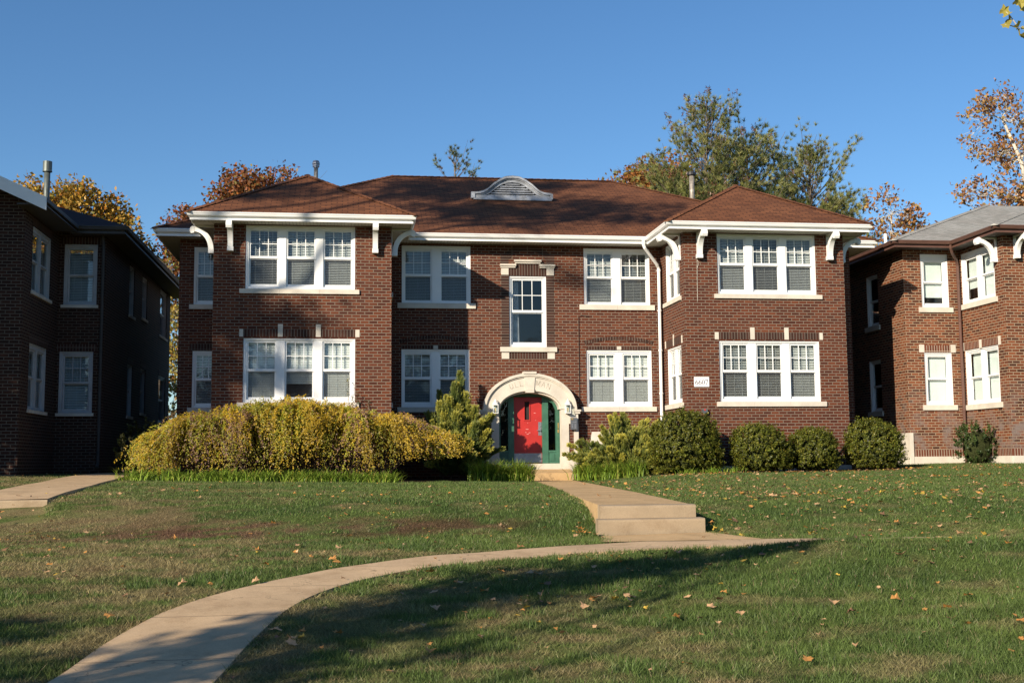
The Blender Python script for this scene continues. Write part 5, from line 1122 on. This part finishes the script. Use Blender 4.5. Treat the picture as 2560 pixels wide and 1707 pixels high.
# ------------------------------------------------------------------ fallen leaves
def leafshape(seed, curl, lobes=5):
    r = random.Random(seed); pts = []; n = lobes*2
    for k in range(n+1):
        a = rad(-150+300*k/n); rr = (1.0 if k % 2 == 0 else .70)*r.uniform(.75, 1.1)*(1.0 if abs(a) < 1.8 else .7); pts.append((math.cos(a+math.pi/2)*rr*.5, math.sin(a+math.pi/2)*rr*.5))
    pts.append((0, -.30)); ax = r.uniform(0, 3.1); f = lambda x, y: curl*((x*math.cos(ax)+y*math.sin(ax))**2)*2.2+.1*r.uniform(-1, 1)*curl
    return [(0, 0, f(0, 0))]+[(x, y, f(x, y)) for x, y in pts]
SHAPES = [leafshape(s, c) for s, c in ((1, .4), (2, .18), (3, .65), (4, .3), (5, .5), (6, -.3))]
LC = {'tan': (.5, .31, .16), 'orange': (.5, .24, .065), 'yellow': (.55, .37, .06), 'brown': (.2, .11, .06)}
LM_ = {}
for cn, c in LC.items():
    for i, sh in enumerate(SHAPES):
        n = len(sh)-1; V = []
        for k in range(n): V += [sh[0], sh[1+k], sh[1+(k+1) % n]]
        me = polymesh('fallen_leaf', V, 3, [np.array(c)*R.uniform(.85, 1.15) for _ in range(n)], 'dryleaf'); LM_[cn, i] = me.data; bpy.data.objects.remove(me)
def zone(x, y):
    if inpoly(np.array([x]), np.array([y]), POLY_PATH)[0] or inpoly(np.array([x]), np.array([y]), POLY_FW)[0]: return 'path'
    if y < np.interp(x, PF[:, 0], PF[:, 1])-.5 and x > -6.6 and y < -22.6: return 'near'
    return 'right' if x > -.9-.03*(y+20)*-1 and y > -22.2 and x > np.interp(y, [-20, -1], [-1.3, .6]) else 'left'
ZT = {'path': 'lying on the tan concrete path', 'near': 'lying in the near lawn in front of the path', 'right': 'lying in the upper lawn right of the front steps', 'left': 'lying in the lawn left of the front steps'}
AD = {'tan': 'dry tan', 'orange': 'dry orange', 'yellow': 'bright yellow', 'brown': 'dark brown curled'}
cand = []
for (x0, x1, y0, y1, n) in ((-6.6, 2.5, -29.6, -23.2, 420), (-5, 6.5, -25, -23.2, 110), (-12, -2.2, -27, -18, 340), (-12, -.5, -20, -7, 420), (-1.2, 9, -21.7, -16, 900), (0, 16, -17, -5, 2600), (-8, -2, -28, -22, 14), (3, 16, -6, -4.2, 300), (-18, -12.5, -6, -1.2, 40)):
    for _ in range(n):
        x, y = R.uniform(x0, x1), R.uniform(y0, y1); 
        if N3.fbm(np.array(x*.5), np.array(y*.5)) < R.uniform(.25, .6): continue
        if not (-6.3-.30*(y+37.5) < x < -5+.62*(y+37.5)): continue
        zn = zone(x, y)
        if zn == 'path' and R.random() < .82: continue
        big = R.random() < .3; s = R.uniform(.085, .14) if big else R.uniform(.035, .08)
        cand.append((s/(y+37.5), x, y, s, R.choices(list(LC), (5, 4, 1.2, 1.6))[0], R.randrange(6), zn))
for x, y, s, cn, zn in ((-.42, -20.75, .15, 'yellow', 'right'), (-.36, -20.95, .13, 'yellow', 'right'), (-2.25, -20.6, .12, 'orange', 'left'), (-2.3, -20.3, .13, 'orange', 'left'), (-2.2, -20.9, .11, 'tan', 'left')) + tuple((R.gauss(-2.35, .1), R.gauss(-20.5, .3), R.uniform(.07, .13), R.choice(('tan', 'orange', 'orange', 'yellow')), 'left') for _ in range(12)): cand.append((9, x, y, s, cn, R.randrange(6), zn))
for _ in range(110):
    x, y, s = R.uniform(2.8, 11), R.gauss(-5.0, .25), R.uniform(.06, .12); cand.append((s/(y+37.5), x, y, s, R.choice(('tan', 'orange', 'orange')), R.randrange(6), 'right'))
cand.sort(reverse=True)
for k, (imp, x, y, s, cn, i, zn) in enumerate(cand[:300]):
    o = bpy.data.objects.new('fallen_leaf', LM_[cn, i]); COL.objects.link(o); up = .03 if zn != 'path' else .02
    o.location = (x, y, float(T(x, y))+up*R.uniform(.7, 1.2)+s*.12); o.rotation_euler = (R.uniform(-.35, .5), R.uniform(-.35, .35), R.uniform(0, 6.28)); o.scale = (s, s*R.uniform(.7, 1), s)
    tag(o, f'{AD[cn]} fallen leaf {ZT[zn]}', 'leaf', f'{AD[cn]} leaves {ZT[zn]}')
V = []; C = []
for (imp, x, y, s, cn, i, zn) in cand[300:]:
    sh = np.array(SHAPES[i])*s; a = R.uniform(0, 6.28); M = np.array(((math.cos(a), -math.sin(a), 0), (math.sin(a), math.cos(a), 0), (0, 0, 1))); tl = R.uniform(-.6, .6); M2 = np.array(((1, 0, 0), (0, math.cos(tl), -math.sin(tl)), (0, math.sin(tl), math.cos(tl))))
    q = sh@M2.T@M.T+np.array((x, y, float(T(x, y))+.035)); n = len(q)-1; cc = np.array(LC[cn])*R.uniform(.75, 1.2)
    for k in range(n): V += [q[0], q[1+k], q[1+(k+1) % n]]; C.append(cc)
struct(polymesh('leaf_litter', V, 3, C, 'dryleaf'), 'stuff')

# ------------------------------------------------------------------ camera, light, sky
r2 = Vector((0.99093792, -0.13405289, -0.008477)); u2 = Vector((-0.00530472, -0.10211799, 0.99475815)); f2 = Vector((0.13421586, 0.9856986, 0.10190371))
CAM = Vector((-5.6253, -37.4566, .031))
def D(px, py, dep): return np.array(CAM+(f2+r2*((px-1280)/2958.05)-u2*((py-853.5)/2958.05))*dep)
def overhang():
    root = empty('sycamore_tree', 'yellow leaved branch of an overhead tree in the top right corner', 'tree'); base = np.array((11.5, -23.5, -1.0)); mb = MB()
    trunk = crooked(base, (11.2, -23.4, 9), 8, .1); mb.tube([tuple(p) for p in trunk], list(np.linspace(.28, .12, 8)), 9)
    e = D(2545, 70, 16); e1 = D(2515, 30, 16); e2 = D(2570, 20, 15.8); e0 = D(2640, 60, 16.4); lb = crooked(trunk[5], e0, 8, .15, .06); mb.tube([tuple(p) for p in lb], list(np.linspace(.08, .014, 8)), 6)
    for a, b in ((e0, e), (e, e1), (e0, e2), (e, D(2512, 62, 16)), (e0, D(2600, 100, 16)), (trunk[6], (9.5, -24, 10.5)), (trunk[7], (12.5, -24, 12)), (trunk[6], (13.5, -22, 9.5))): mb.tube([tuple(p) for p in crooked(a, b, 5, .12)], [.012, .01, .008, .006, .004], 4)
    mb.build('trunk', 'palebark', root, True)
    V = []; C = []
    pts = [D(*p) for p in ((2510, 28, 16), (2518, 38, 15.95), (2520, 48, 16), (2516, 60, 16), (2547, 66, 16), (2545, 78, 15.95), (2541, 5, 16), (2550, 9, 15.9), (2558, 22, 16), (2560, 6, 16.1), (2562, 72, 16.1), (2560, 92, 16), (2575, 40, 16), (2590, 60, 16), (2600, 20, 16), (2580, 95, 16))]
    pts += [np.array((R.uniform(8.6, 14), R.uniform(-25.5, -22), R.uniform(8.5, 13))) for _ in range(160)]
    for i, p in enumerate(pts):
        sh = np.array(SHAPES[i % 5])*.19; q, _ = np.linalg.qr(NR.normal(size=(3, 3))); w = sh@q.T+p; n = len(w)-1; cc = np.array((.42, .36, .08))*R.uniform(.7, 1.1)
        for k in range(n): V += [w[0], w[1+k], w[1+(k+1) % n]]; C.append(cc)
    polymesh('crown', V, 3, C, 'leaf', root)
overhang()
cd = bpy.data.cameras.new('camera'); co = bpy.data.objects.new('camera', cd); COL.objects.link(co)
from mathutils import Matrix
co.matrix_world = Matrix(((r2.x, u2.x, -f2.x, CAM.x), (r2.y, u2.y, -f2.y, CAM.y), (r2.z, u2.z, -f2.z, CAM.z), (0, 0, 0, 1)))
cd.sensor_width = 36; cd.lens = 2958.05/2560*36; cd.clip_end = 3000; cd.clip_start = .1
S.camera = co
sun = bpy.data.lights.new('sun', 'SUN'); sun.energy = 5.0; sun.angle = rad(.53); sun.color = (1, .87, .70)
so = bpy.data.objects.new('sun', sun); COL.objects.link(so); ld = Vector((.99, 1, -.5573)).normalized(); so.rotation_euler = ld.to_track_quat('-Z', 'Y').to_euler()
w = bpy.data.worlds.new('World'); S.world = w; w.use_nodes = True; nt = w.node_tree
sky = nt.nodes.new('ShaderNodeTexSky'); sky.sky_type = 'NISHITA'; sky.sun_disc = False; sky.sun_elevation = math.asin(-ld.z); sky.sun_rotation = rad(225)
sky.air_density = 1.0; sky.dust_density = 0.25; sky.ozone_density = 4.5; sky.altitude = 150
bg = nt.nodes['Background']; hs = nt.nodes.new('ShaderNodeHueSaturation'); hs.inputs['Saturation'].default_value = 1.1; nt.links.new(sky.outputs[0], hs.inputs['Color']); nt.links.new(hs.outputs[0], bg.inputs[0]); bg.inputs[1].default_value = .09
S.view_settings.view_transform = 'Standard'; S.view_settings.look = 'None'; S.view_settings.exposure = .62; S.view_settings.gamma = 1
S.cycles.use_denoising = True; S.cycles.denoiser = 'OPENIMAGEDENOISE'; S.cycles.denoising_input_passes = 'RGB_ALBEDO_NORMAL'; S.cycles.denoising_prefilter = 'NONE'; S.cycles.use_adaptive_sampling = False; S.cycles.sample_clamp_indirect = 2.5; S.cycles.max_bounces = 8; S.cycles.transparent_max_bounces = 16
